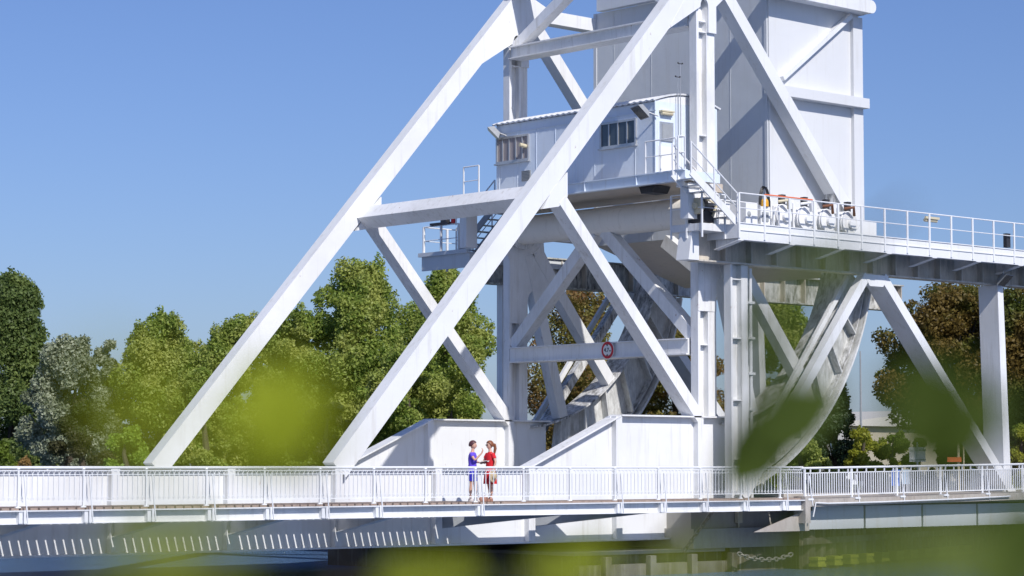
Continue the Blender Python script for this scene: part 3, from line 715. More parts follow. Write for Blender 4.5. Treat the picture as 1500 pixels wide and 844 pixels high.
# ------------------------------------------------------------------ pier, abutment, quay
t = thing('bridge_pier', 'concrete pier coloured dark for shade, standing in the canal below the span', 'pier', (52, 58, 0))
s = MB(); s.box(50.0, 56.5, 53.0, 65, -2, .62); s.build('pier_wall', 'shade_concrete', t)
s = MB(); s.box(49.9, 56.5, 52.85, 65.1, .622, .72); s.build('pier_cap', 'concrete', t)
s = MB(); s.box(49.6, 56.2, 52.3, 52.55, -.5, .35)
for x in (50.5, 52.4, 54.2, 56): s.box(x, x+.25, 52.1, 52.3, -1, .6)
s.build('timber_fender', 'sheet', t)
t = thing('abutment', 'weathered concrete abutment block behind the hanging chain', 'abutment', (57.5, 56, 0))
s = MB(); s.box(55.0, 60.58, 52.9, 66, 1.35, 1.95); s.box(58.4, 60.58, 52.9, 66, 1.951, 2.2); s.build('upper_block', 'concrete', t)
s = MB(); s.box(54.9, 60.55, 52.7, 66, .73, 1.348); s.build('lower_block', 'concrete', t)
s = MB(); s.box(56.6, 60.5, 52.75, 66, -2, .728); s.build('footing', 'shade_concrete', t)
s = MB()
s.box(57.0, 57.2, 52.74, 52.88, 1.5, 2.0); s.tube([(57.1, 52.82, .9), (57.1, 52.82, 1.51)], .03, 6); s.build('drain_pipe', 'beige', t)
# approach deck edge and fascia panels
ap = thing('approach_footway', 'concrete approach footway slab with grey steel fascia panels over the quay', 'footway', (70, 52, 2))
def zr(x): return 2.25+.012*(x-58.3)
def zf(x): return zr(x)
s = MB(); s.prism([(58.6, 2.02), (95, 2.42), (95, zr(95)), (58.6, zr(58.6))], 51.12, 54.05); s.build('slab', 'slab', ap)
for k in range(12):
    x0 = 58.9+k*3.0; s = MB(); s.box(x0+.03, x0+2.93, 51.62, 51.68, 1.28, 2.015); s.build('fascia_panel', 'fascia_grey', ap)
s = MB(); s.prism([(56.3, 1.25), (58.88, 1.25), (58.88, 1.95)], 51.4, 51.45); s.box(58.36, 58.6, 51.1, 51.6, 1.5, 2.35); s.build('end_block', 'slab', ap)
s = MB(); s.tube([(58.7, 51.08, 1.7), (58.8, 51.05, 2.15), (59.4, 51.05, 2.12), (62, 51.05, 2.14), (66, 51.05, 2.2), (69, 51.05, 2.27)], .025, 6); s.build('cable', 'rail_white', ap, smooth=True)
# plain railing on the approach
rg = thing('approach_railing', 'dense white vertical bar railing along the right approach footway', 'railing', (70, 51.3, 2.3))
xs_ = [58.55+2.3*k for k in range(12)]
for a, b2 in zip(xs_[:-1], xs_[1:]):
    s = MB(); za_, zb_ = zf(a), zf(b2)
    s.bar((a, 51.3, za_+.12), (b2, 51.3, zb_+.12), .04, .03); s.bar((a, 51.3, za_+.83), (b2, 51.3, zb_+.83), .04, .03)
    nb = 20
    for i in range(nb):
        x = a+(b2-a)*(i+.5)/nb; z = za_+(zb_-za_)*(i+.5)/nb; s.box(x-.014, x+.014, 51.285, 51.315, z+.12, z+.83)
        if i % 4 == 2: s.box(x-.015, x+.015, 51.28, 51.32, z+.83, z+.95)
    s.build('railing_panel', 'rail_white', rg)
for x in xs_:
    s = MB(); z = zf(x); s.box(x-.03, x+.03, 51.27, 51.33, z, z+.95); s.bar((x+.02, 51.12, z+.75), (x+.16, 51.1, z-.2), .03, .03); s.box(x-.05, x+.2, 51.09, 51.26, z-.03, z+.03); s.build('railing_post', 'rail_white', rg)
s = MB(); s.tube([(58.4, 51.3, zf(58.4)+.99), (84, 51.3, zf(84)+.99)], .035, 8); s.build('handrail', 'rail_white', rg)
# sheet pile quay
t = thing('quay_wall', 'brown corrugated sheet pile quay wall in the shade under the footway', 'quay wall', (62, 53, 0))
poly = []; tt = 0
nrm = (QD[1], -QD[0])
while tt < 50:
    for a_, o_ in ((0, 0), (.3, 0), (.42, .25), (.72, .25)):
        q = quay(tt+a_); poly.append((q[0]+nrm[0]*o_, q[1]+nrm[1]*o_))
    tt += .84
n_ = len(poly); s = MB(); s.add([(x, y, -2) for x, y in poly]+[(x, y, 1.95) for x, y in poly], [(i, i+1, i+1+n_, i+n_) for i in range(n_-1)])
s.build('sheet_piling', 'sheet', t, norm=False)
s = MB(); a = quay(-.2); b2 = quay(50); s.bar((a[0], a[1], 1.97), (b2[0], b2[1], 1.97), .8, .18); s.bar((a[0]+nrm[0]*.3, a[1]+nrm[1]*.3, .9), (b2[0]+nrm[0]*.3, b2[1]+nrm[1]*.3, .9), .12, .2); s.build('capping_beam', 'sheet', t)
src = None
for i in range(11):
    q = quay(.2+1.32*i); q = (q[0]+nrm[0]*.55, q[1]+nrm[1]*.55)
    lab = 'dark quayside fender pile with yellow-green cap at the waterline'
    if src is None:
        src = thing('fender_pile', lab, 'fender pile', (q[0], q[1], 0), 'capped fender piles along the quay'); kids = []
        s = MB(); s.tube([(q[0], q[1], -2), (q[0], q[1], .3)], .15, 12); kids.append(s.build('pile', 'sheet', src))
        s = MB(); s.box(q[0]-.2, q[0]+.2, q[1]-.2, q[1]+.2, .3, .4); s.box(q[0]-.17, q[0]+.17, q[1]-.17, q[1]+.17, .2, .298); s.box(q[0]-.2, q[0]+.2, q[1]-.2, q[1]+.2, .1, .198); kids.append(s.build('cap', 'cap', src))
    else:
        c = src.copy(); c.location = (q[0], q[1], 0); C.objects.link(c)
        for k_ in kids: d_ = k_.copy(); d_.parent = c; C.objects.link(d_)
# mooring chains
def chain(pts, label):
    t = thing('mooring_chain', label, 'chain', pts[0]); s = MB(); L = [Vector(p) for p in pts]
    seg = [(L[i+1]-L[i]).length for i in range(len(L)-1)]; tot = sum(seg); step = .17; d = 0; k = 0
    while d < tot:
        q = d; i = 0
        while i < len(seg)-1 and q > seg[i]: q -= seg[i]; i += 1
        p = L[i].lerp(L[i+1], q/seg[i]); dr = (L[i+1]-L[i]).normalized()
        a = dr.cross(Vector((0, 1, 0))).normalized(); b3 = dr.cross(a)
        sd_ = a if k % 2 == 0 else b3
        ring = [p+dr*.12*math.cos(u_)+sd_*.06*math.sin(u_) for u_ in np.linspace(0, 2*PI, 11)]; s.tube(ring, .022, 5, False); d += step; k += 1
    s.build('chain_links', 'chain', t, smooth=True)
p0 = onY(1046, 747, 52.5); p1 = onY(1022, 780, 52.55); p2 = onY(1003, 806, 52.6)
chain([(p0[0], 52.5, p0[1]), (p1[0], 52.55, p1[1]), (p2[0], 52.6, p2[1])], 'pale chain hanging down the face of the concrete abutment')
P3 = [onY(a, b3, 51.6) for a, b3 in ((1084, 812), (1100, 818), (1120, 820), (1140, 819), (1160, 812))]
chain([(x, 51.6, z) for x, z in P3], 'slack mooring chain sagging low above the water')
# ------------------------------------------------------------------ roadside things at right
def placed(px, D, z=2.26): p = atD(px, 683, D); return (p.x, p.y, z)
L = placed(1344, 92); t = thing('road_sign', 'back of a rectangular road sign on a thin grey post', 'road sign', L)
s = MB(); s.tube([L, (L[0], L[1], 4.2)], .035, 8); s.build('post', 'silver', t)
a = Vector((math.sin(YAW), -math.cos(YAW), 0)); L = Vector(L)
s = MB(); s.bar(L+Vector((0, 0, 3.75-2.26))-a*.3, L+Vector((0, 0, 3.75-2.26))+a*.3, .03, .55); s.build('panel', 'silver', t)
s = MB(); s.bar(L+a*.0+Vector((0, -.05, 1.65))-a*.28, L+Vector((0, -.05, 1.65))+a*.28, .03, .04); s.bar(L+Vector((0, -.05, 1.3))-a*.28, L+Vector((0, -.05, 1.3))+a*.28, .03, .04); s.build('clamp', 'grey', t)
L = Vector(placed(1318, 84.5)); t = thing('information_board', 'low blue and pale blue information board behind the railing', 'notice board', L)
s = MB(); s.bar(L-a*.28+Vector((0, 0, .65)), L+a*.02+Vector((0, 0, .65)), .05, .55); s.build('blue_panel', 'blue', t)
s = MB(); s.bar(L+a*.05+Vector((0, 0, .68)), L+a*.33+Vector((0, 0, .68)), .05, .5); s.build('pale_panel', 'paleblue', t)
s = MB()
for q in (-.2, .25): s.tube([L+a*q, L+a*q+Vector((0, 0, .95))], .03, 6)
s.build('leg', 'silver', t)
L = Vector(placed(1404, 93)); t = thing('barrier_gate', 'road barrier with two pale uprights and a red board', 'barrier', L)
s = MB(); s.tube([L, L+Vector((0, 0, 2.2))], .05, 8); s.tube([L+a*.2, L+a*.2+Vector((0, 0, 1.9))], .03, 8); s.build('upright', 'beige', t)
s = MB(); s.bar(L-a*.5+Vector((0, -.1, 1.3)), L+a*.03+Vector((0, -.1, 1.3)), .06, .18); s.build('red_board', 'orange', t)

L = Vector(placed(1425, 90)); t = thing('bollard', 'short pale bollard on the pavement behind the railing', 'bollard', L)
MB().tube([L, L+Vector((0, 0, .9))], [.09, .08], 12).build('post', 'beige', t); MB().ball(L+Vector((0, 0, .9)), .085).build('cap', 'silver', t, smooth=True)
# distant shed and mast
P = atD(1282, 683, 190)
t = thing('warehouse', 'distant low beige warehouse with pale roof beyond the bushes', 'building', (P.x, P.y, 2.2))
s = MB(); s.box(P.x-14, P.x+10, P.y-8, P.y+8, 2.2, 6.2); s.build('wall', 'plaster', t)
s = MB(); s.prism([(P.x-14.5, 6.2), (P.x-14.5, 6.4), (P.x-2, 7.5), (P.x+10.5, 6.4), (P.x+10.5, 6.2)], P.y-8.5, P.y+8.5); s.build('roof', 'roofs', t)
P = atD(1236, 683, 150); t = thing('house', 'small white gabled house half hidden by the pine', 'house', (P.x, P.y, 2.2))
s = MB(); s.box(P.x-.6, P.x+.6, P.y-.6, P.y+.6, 2.2, 4.9); s.build('wall', 'paper', t)
s = MB(); s.prism([(P.x-.75, 4.9), (P.x, 5.5), (P.x+.75, 4.9)], P.y-.75, P.y+.75); s.build('roof', 'roofs', t)
P = atD(1262, 683, 140); o = MB().tube([(P.x, P.y, 2.2), (P.x, P.y, 9.9)], [.09, .04], 6).build('mast', 'grey'); tag(centre(o), 'thin distant mast rising above the pine', 'mast')

# ------------------------------------------------------------------ trees
def leafcloud(rs, blobs, n, size, elong=1.5, outward=.7, fill=.25):
    """n leaf quads spread through ellipsoid clumps; returns verts (4n,3)"""
    w_ = np.array([b[3]*b[4]*b[5] for b in blobs])**.66; w_ /= w_.sum()
    idx = rs.choice(len(blobs), n, p=w_); B = np.array(blobs)[idx]
    d = rs.normal(size=(n, 3)); d /= np.linalg.norm(d, axis=1)[:, None]
    rr = np.where(rs.rand(n) < fill, rs.rand(n)**.5, .82+.28*rs.rand(n))[:, None]
    c = B[:, :3]+d*rr*B[:, 3:6]+rs.normal(size=(n, 3))*size*.5
    nn = d*outward+rs.normal(size=(n, 3))*.75+np.array([0, 0, .25]); nn /= np.linalg.norm(nn, axis=1)[:, None]
    t_ = np.cross(nn, rs.normal(size=(n, 3))); t_ /= np.linalg.norm(t_, axis=1)[:, None]; q = np.cross(nn, t_)
    sz = (size*(.6+.8*rs.rand(n)))[:, None]
    return np.stack([c-t_*sz*elong*.5, c+q*sz*.42, c+t_*sz*elong*.5, c-q*sz*.42], 1).reshape(-1, 3)
def quadmesh(name, V, mat, parent, off):
    n = len(V)//4; me = bpy.data.meshes.new(name); me.vertices.add(4*n); me.vertices.foreach_set('co', (V-np.array(off)).astype(np.float32).ravel())
    me.loops.add(4*n); me.loops.foreach_set('vertex_index', np.arange(4*n, dtype=np.int32)); me.polygons.add(n)
    me.polygons.foreach_set('loop_start', np.arange(0, 4*n, 4, dtype=np.int32)); me.update(calc_edges=True); me.validate()
    me.materials.append(M[mat]); o = bpy.data.objects.new(name, me); C.objects.link(o); o.parent = parent; return o
def tree(name, label, cat, px, D, top, hw, mat, seed, n=9000, size=.2, low=.12, shape='round', group=None, lean=0, nb=34, clump=.2):
    rs = np.random.RandomState(seed); P = atD(px, 683, D); g = 2.2
    H = CAMZ+(683-top)*D/FPX-g; W = hw*D/FPX
    t = thing(name, label, cat, (P.x, P.y, g), group)
    blobs = []; limbs = []
    for i in range(nb):
        h = low+(1-low)*(i+.5)/nb
        if shape == 'round': prof = math.sin(PI*min(1, .10+.86*(h-low)/(1-low)))**.6
        elif shape == 'cone': prof = (1-h)**.75+.12
        elif shape == 'spread': prof = math.sin(PI*min(1, .2+.75*(h-low)/(1-low)))**.5
        else: prof = (1-(h-low)/(1-low))**.35
        br = clump*min(W*1.3, H*.4)*(.5+1.1*rs.rand()**1.3)
        ang = rs.rand()*2*PI; rad = max(0, W*prof-br*.75)*(.35+.65*rs.rand()**.5)
        zc = g+h*H*(1-.5*br/H)-br*.25
        bx, by = P.x+rad*math.cos(ang)+lean*h, P.y+rad*math.sin(ang)
        br2 = br*(1.0 if shape != 'spread' else 1.15)
        blobs.append((bx, by, min(zc, g+H-br*.75), br2, br2, br*(.8 if shape != 'spread' else .68)))
        if i % 2 == 0: limbs.append(((P.x, P.y, g+h*H*.45), (bx, by, zc)))
    for i in range(int(nb*.9)):           # small outer sprays break the outline
        b0 = blobs[rs.randint(len(blobs))]; d = rs.normal(size=3); d[2] = abs(d[2])*.9+.1; d /= np.linalg.norm(d); q = .9+.45*rs.rand(); r2 = b0[3]*(.22+.25*rs.rand())
        blobs.append((b0[0]+d[0]*b0[3]*q, b0[1]+d[1]*b0[3]*q, min(b0[2]+d[2]*b0[5]*q, g+H-r2*.1), r2*.8, r2*.8, r2*(1.9 if shape != 'spread' else .7)))
    V = leafcloud(rs, blobs, int(n*2.7), size*.56)
    s = MB(); r0 = .05*W+.06
    s.tube([(P.x, P.y, g-.2), (P.x+.1, P.y, g+H*.3), (P.x-.05, P.y+.1, g+H*.6), (P.x, P.y, g+H*.9)], [r0*1.3, r0, r0*.6, r0*.15], 7); s.build('trunk', 'bark', t)
    if low > .05:
        s = MB()
        for a, b2 in limbs: a = Vector(a); b2 = Vector(b2); s.tube([a, a.lerp(b2, .5)+Vector((0, 0, .2)), b2], [r0*.45, r0*.25, r0*.07], 5)
        s.build('limbs', 'bark', t)
    quadmesh('crown', V, mat, t, (P.x, P.y, g)); return t
G = 'trees on the far bank'
T = [
 ('poplar_tree', 'tall dark green poplar at the far left edge', 'tree', 15, 112, 404, 92, 'lf_dark', 1, 26000, .20, .05, 'dome', G, 0, 70),
 ('silver_tree', 'silvery white-leaved tree between the dark poplar and green trees', 'tree', 98, 104, 492, 70, 'lf_silver', 2, 16000, .17, .04, 'round', G, 0, 40),
 ('silver_tree', 'smaller pale silver tree with a pointed top beside the larger silver one', 'tree', 158, 110, 498, 42, 'lf_silver', 3, 8000, .17, .04, 'round', G, 0, 24),
 ('shrub', 'dark brownish-green shrub in front of the silver tree', 'shrub', 118, 96, 585, 62, 'lf_shrub', 4, 11000, .14, .02, 'dome', None, 0, 26),
 ('bush', 'bright green low bush by the girder at left', 'bush', 185, 92, 625, 58, 'lf_bright', 5, 5500, .17, .02, 'dome', None, 0, 16),
 ('shrub', 'sunlit yellow-green bush at the far left edge above dry grass', 'shrub', 2, 93, 650, 30, 'lf_yellow', 6, 2500, .14, .02, 'dome', None, 0, 10),
 ('shrub', 'orange dry tussock of grass at the lower left', 'shrub', 36, 91, 670, 32, 'lf_dry', 7, 2500, .12, .02, 'dome', None, 0, 10),
 ('green_tree', 'broad green tree left of the first raking post', 'tree', 232, 110, 459, 80, 'lf_green', 8, 22000, .18, .05, 'round', G, 0, 50),
 ('green_tree', 'green tree just behind the far raking post', 'tree', 350, 114, 464, 78, 'lf_green', 9, 20000, .18, .05, 'round', G, 0, 46),
 ('green_tree', 'low leafy tree filling the gap below the far raking post', 'tree', 300, 104, 540, 70, 'lf_green', 10, 13000, .17, .03, 'round', G, 0, 34),
 ('green_tree', 'green tree between the two raking posts, left one', 'tree', 435, 112, 455, 70, 'lf_green', 11, 16000, .18, .04, 'round', G, 0, 40),
 ('green_tree', 'tallest green tree between the two raking posts', 'tree', 520, 112, 379, 98, 'lf_green', 12, 30000, .19, .04, 'round', G, 0, 66),
 ('green_tree', 'light green tree behind the far platform', 'tree', 655, 116, 388, 85, 'lf_green', 13, 26000, .18, .04, 'round', G, 0, 60),
 ('green_tree', 'dense tree low behind the near raking post', 'tree', 600, 106, 500, 80, 'lf_green', 14, 16000, .17, .03, 'round', G, 0, 40),
 ('bush', 'dark low bush at the foot of the near raking post', 'bush', 480, 100, 590, 90, 'lf_shrub', 15, 8000, .18, .02, 'dome', None, 0, 24),
 ('green_tree', 'pale green tree filling the gap right of the silver trees', 'tree', 285, 124, 500, 95, 'lf_green', 41, 20000, .18, .02, 'round', G, 0, 50),
 ('green_tree', 'tree in the row behind between the raking posts', 'tree', 465, 126, 470, 110, 'lf_green', 42, 22000, .18, .02, 'round', G, 0, 50),
 ('green_tree', 'dark green tree in the row behind the silver trees', 'tree', 110, 128, 530, 90, 'lf_dark', 43, 16000, .18, .02, 'round', G, 0, 44),
 ('green_tree', 'tree in the row behind just left of the tower column', 'tree', 620, 128, 440, 90, 'lf_green', 44, 20000, .18, .02, 'round', G, 0, 50),
 ('turning_tree', 'brown-tinged tree seen through the frame near the height sign', 'tree', 850, 122, 412, 90, 'lf_mix', 16, 24000, .17, .03, 'round', G, 0, 56),
 ('turning_tree', 'yellowing tree seen behind the rolling segments', 'tree', 990, 126, 470, 80, 'lf_mix', 17, 18000, .18, .03, 'round', G, 0, 46),
 ('green_tree', 'green tree visible between column and curved segment', 'tree', 1150, 124, 435, 72, 'lf_green', 18, 18000, .18, .03, 'round', G, 0, 46),
 ('copper_tree', 'spreading copper-leaved tree left of the end column', 'tree', 1410, 104, 415, 122, 'lf_copper', 19, 30000, .18, .34, 'spread', G, 0, 90, .19),
 ('copper_tree', 'copper-leaved tree at the right edge behind the end column', 'tree', 1510, 102, 418, 75, 'lf_copper', 20, 22000, .18, .12, 'spread', G, 0, 70, .22),
 ('pine_tree', 'small dark pine beside the curved segment', 'tree', 1222, 106, 545, 46, 'lf_pine', 21, 9000, .16, .1, 'cone', G, 0, 26),
 ('bush', 'mid green bush under the pine', 'bush', 1175, 95, 632, 55, 'lf_green', 22, 9000, .15, .02, 'dome', None, 0, 22),
 ('bush', 'yellow-green rounded bush in front of the warehouse', 'bush', 1268, 97, 628, 58, 'lf_yellow', 23, 11000, .14, .02, 'dome', None, 0, 24),
 ('bush', 'olive bush between the warehouse and the road sign', 'bush', 1310, 98, 632, 52, 'lf_yellow', 33, 7000, .14, .02, 'dome', None, 0, 18),
 ('hedge_bush', 'dark shaded bush under the copper tree', 'bush', 1385, 100, 590, 66, 'lf_shrub', 24, 10000, .17, .02, 'dome', None, 0, 24),
 ('bush', 'yellow-green bush at the right edge beside the end column', 'bush', 1500, 94, 622, 40, 'lf_yellow', 25, 5000, .15, .02, 'dome', None, 0, 16),
 ('hedge_bush', 'long dark bush seen under the end column', 'bush', 1445, 99, 610, 60, 'lf_shrub', 26, 8000, .17, .02, 'dome', None, 0, 22),
]
for a in T: tree(*a[:14], **({} if len(a) < 15 else dict(lean=a[14], nb=a[15], **({} if len(a) < 17 else dict(clump=a[16])))))

# ------------------------------------------------------------------ people
def evalmesh(o):
    bpy.context.view_layer.update(); dg = bpy.context.evaluated_depsgraph_get()
    return bpy.data.meshes.new_from_object(o.evaluated_get(dg))
def skinned(chains):
    """chains: list of list of ((x,y,z), r) -> evaluated mesh; a point shared between chains is one joint"""
    V = []; Rr = []; E = []; idx = {}; roots = []
    for ch in chains:
        pr = None
        for p, r in ch:
            key = tuple(round(c, 4) for c in p)
            if key not in idx:
                idx[key] = len(V); V.append(p); Rr.append(r)
                if pr is None: roots.append(idx[key])
            if pr is not None: E.append((pr, idx[key]))
            pr = idx[key]
    me = bpy.data.meshes.new('body_tmp'); me.from_pydata(V, E, []); o = bpy.data.objects.new('body_tmp', me); C.objects.link(o)
    o.modifiers.new('skin', 'SKIN'); sv = me.skin_vertices[0].data if me.skin_vertices else None
    if sv is None:
        bm = bmesh.new(); bm.from_mesh(me); bm.verts.layers.skin.verify(); bm.to_mesh(me); bm.free(); sv = me.skin_vertices[0].data
    for i, r in enumerate(Rr): sv[i].radius = (r, r); sv[i].use_root = i in roots
    sb = o.modifiers.new('sub', 'SUBSURF'); sb.levels = 2; sb.render_levels = 2
    out = evalmesh(o); bpy.data.objects.remove(o); return out
def hand(w_, d, side_, curl=.6):
    """finger chains from wrist w_ in direction d; side_ = thumb side"""
    w_ = Vector(w_); d = Vector(d).normalized(); s_ = Vector(side_).normalized(); n_ = d.cross(s_).normalized(); out = []
    for i, l in enumerate((.065, .075, .07, .055)):
        o = s_*(.027-.018*i); a = w_+d*.05+o; b2 = w_+d*.085+o*1.15; c = b2+(d*math.cos(curl)+n_*math.sin(curl))*l*.5; e = c+(d*math.cos(curl*1.8)+n_*math.sin(curl*1.8))*l*.45
        out.append([(tuple(a), .010), (tuple(b2), .009), (tuple(c), .008), (tuple(e), .007)])
    a = w_+d*.025+s_*.02; b2 = a+(s_*.8+d*.6).normalized()*.04; c = b2+(d+s_*.2).normalized()*.03
    out.append([(tuple(a), .012), (tuple(b2), .010), (tuple(c), .008)]); return out
def person(label, loc, rz, arms, hair, spec):
    root = thing('person', label, 'person', loc); root.rotation_euler = (0, 0, rz); ROOT[root.name] = Vector((0, 0, 0))
    pel = ((0, 0, .90), .115)
    ch = [[pel, ((0, 0, 1.04), .098), ((.005, 0, 1.2), .115), ((0, 0, 1.33), .09), ((-.005, 0, 1.40), .05), ((.01, 0, 1.47), .043), ((.015, 0, 1.53), .05)]]
    for sg_ in (1, -1):
        fx = spec['legs'][0 if sg_ > 0 else 1]
        ch.append([pel, ((0, .085*sg_, .82), .088), ((fx*.5+.01, .09*sg_, .48), .054), ((fx*.8-.01, .09*sg_, .30), .048), ((fx, .09*sg_, .08), .032), ((fx+.05, .095*sg_, .045), .03), ((fx+.12, .10*sg_, .03), .025)])
    for sg_, (el, wr, hd, thumb) in zip((1, -1), arms):
        ch.append([((0, 0, 1.33), .09), ((0, .15*sg_, 1.345), .048), (el, .035), (wr, .022), (tuple(Vector(wr)+Vector(hd).normalized()*.06), .028)])
        ch += hand(wr, hd, thumb)
    body = skinned(ch)
    bm = bmesh.new(); bm.from_mesh(body)
    # head
    hm = bmesh.new(); bmesh.ops.create_uvsphere(hm, u_segments=24, v_segments=18, radius=1)
    for v in hm.verts:
        x, y, z = v.co; jaw = max(0, -z); 
        X = x*.094*(1-.18*jaw); Y = y*.074*(1-.34*jaw**1.5); Z = z*.115
        if x > 0: X -= .008*math.exp(-((abs(y)-.42)**2/.03+(z-.05)**2/.03)); X += .024*math.exp(-(y*y/.02+(z+.18)**2/.05)) + .008*math.exp(-(y*y/.08+(z+.5)**2/.015)); X += .012*math.exp(-(y*y/.08+(z+.88)**2/.05))
        v.co = (X+.025, Y, Z+1.60)
    for sg_ in (1, -1):
        r_ = bmesh.ops.create_uvsphere(hm, u_segments=8, v_segments=6, radius=1)
        for v in r_['verts']: v.co = Vector((v.co.x*.018+.015, v.co.y*.008+.074*sg_, v.co.z*.03+1.595))
    hmsh = bpy.data.meshes.new('h'); hm.to_mesh(hmsh); hm.free(); bm.from_mesh(hmsh)
    me = bpy.data.meshes.new('body'); bm.to_mesh(me); bm.free(); me.materials.append(M['skin']); me.shade_smooth()
    bo = bpy.data.objects.new('body', me); C.objects.link(bo); bo.parent = root; ROOT[bo.name] = Vector((0, 0, 0))
    s = MB()
    for sg_ in (1, -1): s.ball((.105, .031*sg_, 1.605), .009, .012, .008, 8, 6)
    s.build('eyes', 'black', bo, smooth=True)
    s = MB(); s.ball((.111, 0, 1.545), .006, .022, .007, 8, 6); s.build('lips', 'lip', bo, smooth=True)
    return root
def hairshell(root, mat, back, z0):
    s = MB(); k = 22; l = 12; vs_ = []; fs_ = []
    for i in range(l+1):
        t_ = i/l
        for j in range(k):
            a_ = 2*PI*j/k; front = max(0, math.cos(a_)); lim = (1.02-.55*front**.7)*PI*.62 if back else (.62-.30*front**.6)*PI
            th = t_*lim
            vs_.append((.012+.106*math.sin(th)*math.cos(a_)*(1 if math.cos(a_) > 0 else 1.05), .088*math.sin(th)*math.sin(a_), 1.612+.118*math.cos(th)))
    for i in range(l):
        for j in range(k): fs_.append((i*k+j, i*k+(j+1) % k, (i+1)*k+(j+1) % k, (i+1)*k+j))
    s.add(vs_, fs_); o = s.build('hair', mat, root, smooth=True); m_ = o.modifiers.new('thick', 'SOLIDIFY'); m_.thickness = .014; m_.offset = 1; return o
def sleeve(root, name, mat, sh, el, f, r0, r1):
    sh = Vector(sh); e = sh.lerp(Vector(el), f); s = MB(); s.tube([sh+Vector((0, -.02 if sh.y > 0 else .02, .005)), sh.lerp(e, .5), e], [r0, (r0+r1)/2, r1], 12); return s.build(name, mat, root, smooth=True)
def shoes(root, mat, legs, heel):
    for sg_, fx in zip((1, -1), legs):
        s = MB(); y = .092*sg_
        s.loft([((fx+.045, y, .0), .115, .042), ((fx+.045, y, .02), .118, .044), ((fx+.035, y, .05), .10, .04), ((fx-.01, y, .085), .052, .038)], 14)
        s.build('shoe', mat, root, smooth=True)
PA = onY(692, 733, 52.15); PB = onY(718, 734, 52.1)
legsA = (.09, -.03); armsA = [((.06, .21, 1.12), (.25, .13, 1.10), (.9, -.2, .05), (0, -.3, 1)), ((.14, -.22, 1.17), (.33, -.16, 1.38), (.3, .05, 1), (0, 1, 0))]
A_ = person('woman in a violet-blue top and blue shorts holding an open book', (PA[0], 52.15, 2.302), R(-58), armsA, None, dict(legs=legsA))
s = MB(); s.loft([((0, 0, .86), .135, .165), ((0, 0, .95), .13, .16), ((0, 0, 1.06), .112, .135), ((.005, 0, 1.2), .128, .155), ((0, 0, 1.31), .11, .165), ((0, 0, 1.375), .075, .13), ((0, 0, 1.40), .06, .08)], 20); s.build('top', 'pstop', A_, smooth=True)
for sg_, ar in zip((1, -1), armsA): sleeve(A_, 'sleeve', 'pstop', (0, .14*sg_, 1.345), ar[0], .42, .068, .058)
s = MB(); s.loft([((0, 0, .93), .128, .158), ((0, 0, .80), .14, .175), ((0, 0, .74), .145, .18)], 18)
for sg_, fx in zip((1, -1), legsA): s.loft([((0, .085*sg_, .78), .105, .095), ((fx*.35, .09*sg_, .62), .09, .088), ((fx*.4, .09*sg_, .585), .088, .086)], 14)
s.build('shorts', 'pshort', A_, smooth=True); shoes(A_, 'shoeW', legsA, 0); hairshell(A_, 'hairA', False, 0)
legsB = (.03, -.05); armsB = [((-.03, .235, 1.12), (.05, .22, .90), (.1, 0, -1), (1, 0, 0)), ((.10, -.2, 1.13), (.24, -.08, 1.10), (.6, .8, .0), (0, 0, 1))]
B_ = person('woman in a red dress and sunglasses with ginger ponytail', (PB[0], 52.1, 2.302), R(172), armsB, None, dict(legs=legsB))
s = MB(); s.loft([((0, 0, .50), .19, .215), ((0, 0, .62), .18, .205), ((0, 0, .78), .16, .19), ((0, 0, .93), .135, .165), ((0, 0, 1.05), .112, .138), ((.01, 0, 1.19), .132, .16), ((0, 0, 1.31), .11, .168), ((0, 0, 1.38), .075, .125), ((0, 0, 1.41), .055, .07)], 20); s.build('dress', 'pred', B_, smooth=True)
for sg_, ar in zip((1, -1), armsB): sleeve(B_, 'sleeve', 'pred', (0, .14*sg_, 1.345), ar[0], .55, .07, .062)
shoes(B_, 'shoeB', legsB, 0); h_ = hairshell(B_, 'hairB', True, 0)
s = MB(); s.tube([(-.09, 0, 1.64), (-.15, .0, 1.62), (-.175, 0, 1.52), (-.15, 0, 1.40), (-.16, 0, 1.34)], [.03, .042, .045, .035, .01], 10); s.build('ponytail', 'hairB', B_, smooth=True)
s = MB()
for sg_ in (1, -1): s.ball((.118, .033*sg_, 1.61), .010, .027, .02, 10, 6)
s.tube([(.118, -.075, 1.615), (.118, .075, 1.615)], .004, 5); s.build('sunglasses', 'black', B_)
def in_local(root, v): return Vector(root.location)+Matrix.Rotation(root.rotation_euler.z, 3, 'Z') @ Vector(v)
# open book in the first woman's hand
loc = in_local(A_, (.34, .07, 1.10)); bk = thing('book', 'open book with dark cover held by the woman in blue', 'book', loc); bk.rotation_euler = (0, R(-12), R(-58)); ROOT[bk.name] = Vector((0, 0, 0))
for sg_ in (1, -1):
    s = MB(); s.add([(-.11, 0, .0), (.11, 0, 0), (.11, .15*sg_, .035), (-.11, .15*sg_, .035)], [(0, 1, 2, 3)]); o = s.build('page', 'paper', bk); m_ = o.modifiers.new('t', 'SOLIDIFY'); m_.thickness = .012
s = MB(); s.add([(-.115, -.155, .022), (.115, -.155, .022), (.115, 0, -.014), (-.115, 0, -.014), (.115, .155, .022), (-.115, .155, .022)], [(0, 1, 2, 3), (3, 2, 4, 5)]); o = s.build('cover', 'hairA', bk); m_ = o.modifiers.new('t', 'SOLIDIFY'); m_.thickness = .004; m_.offset = -1
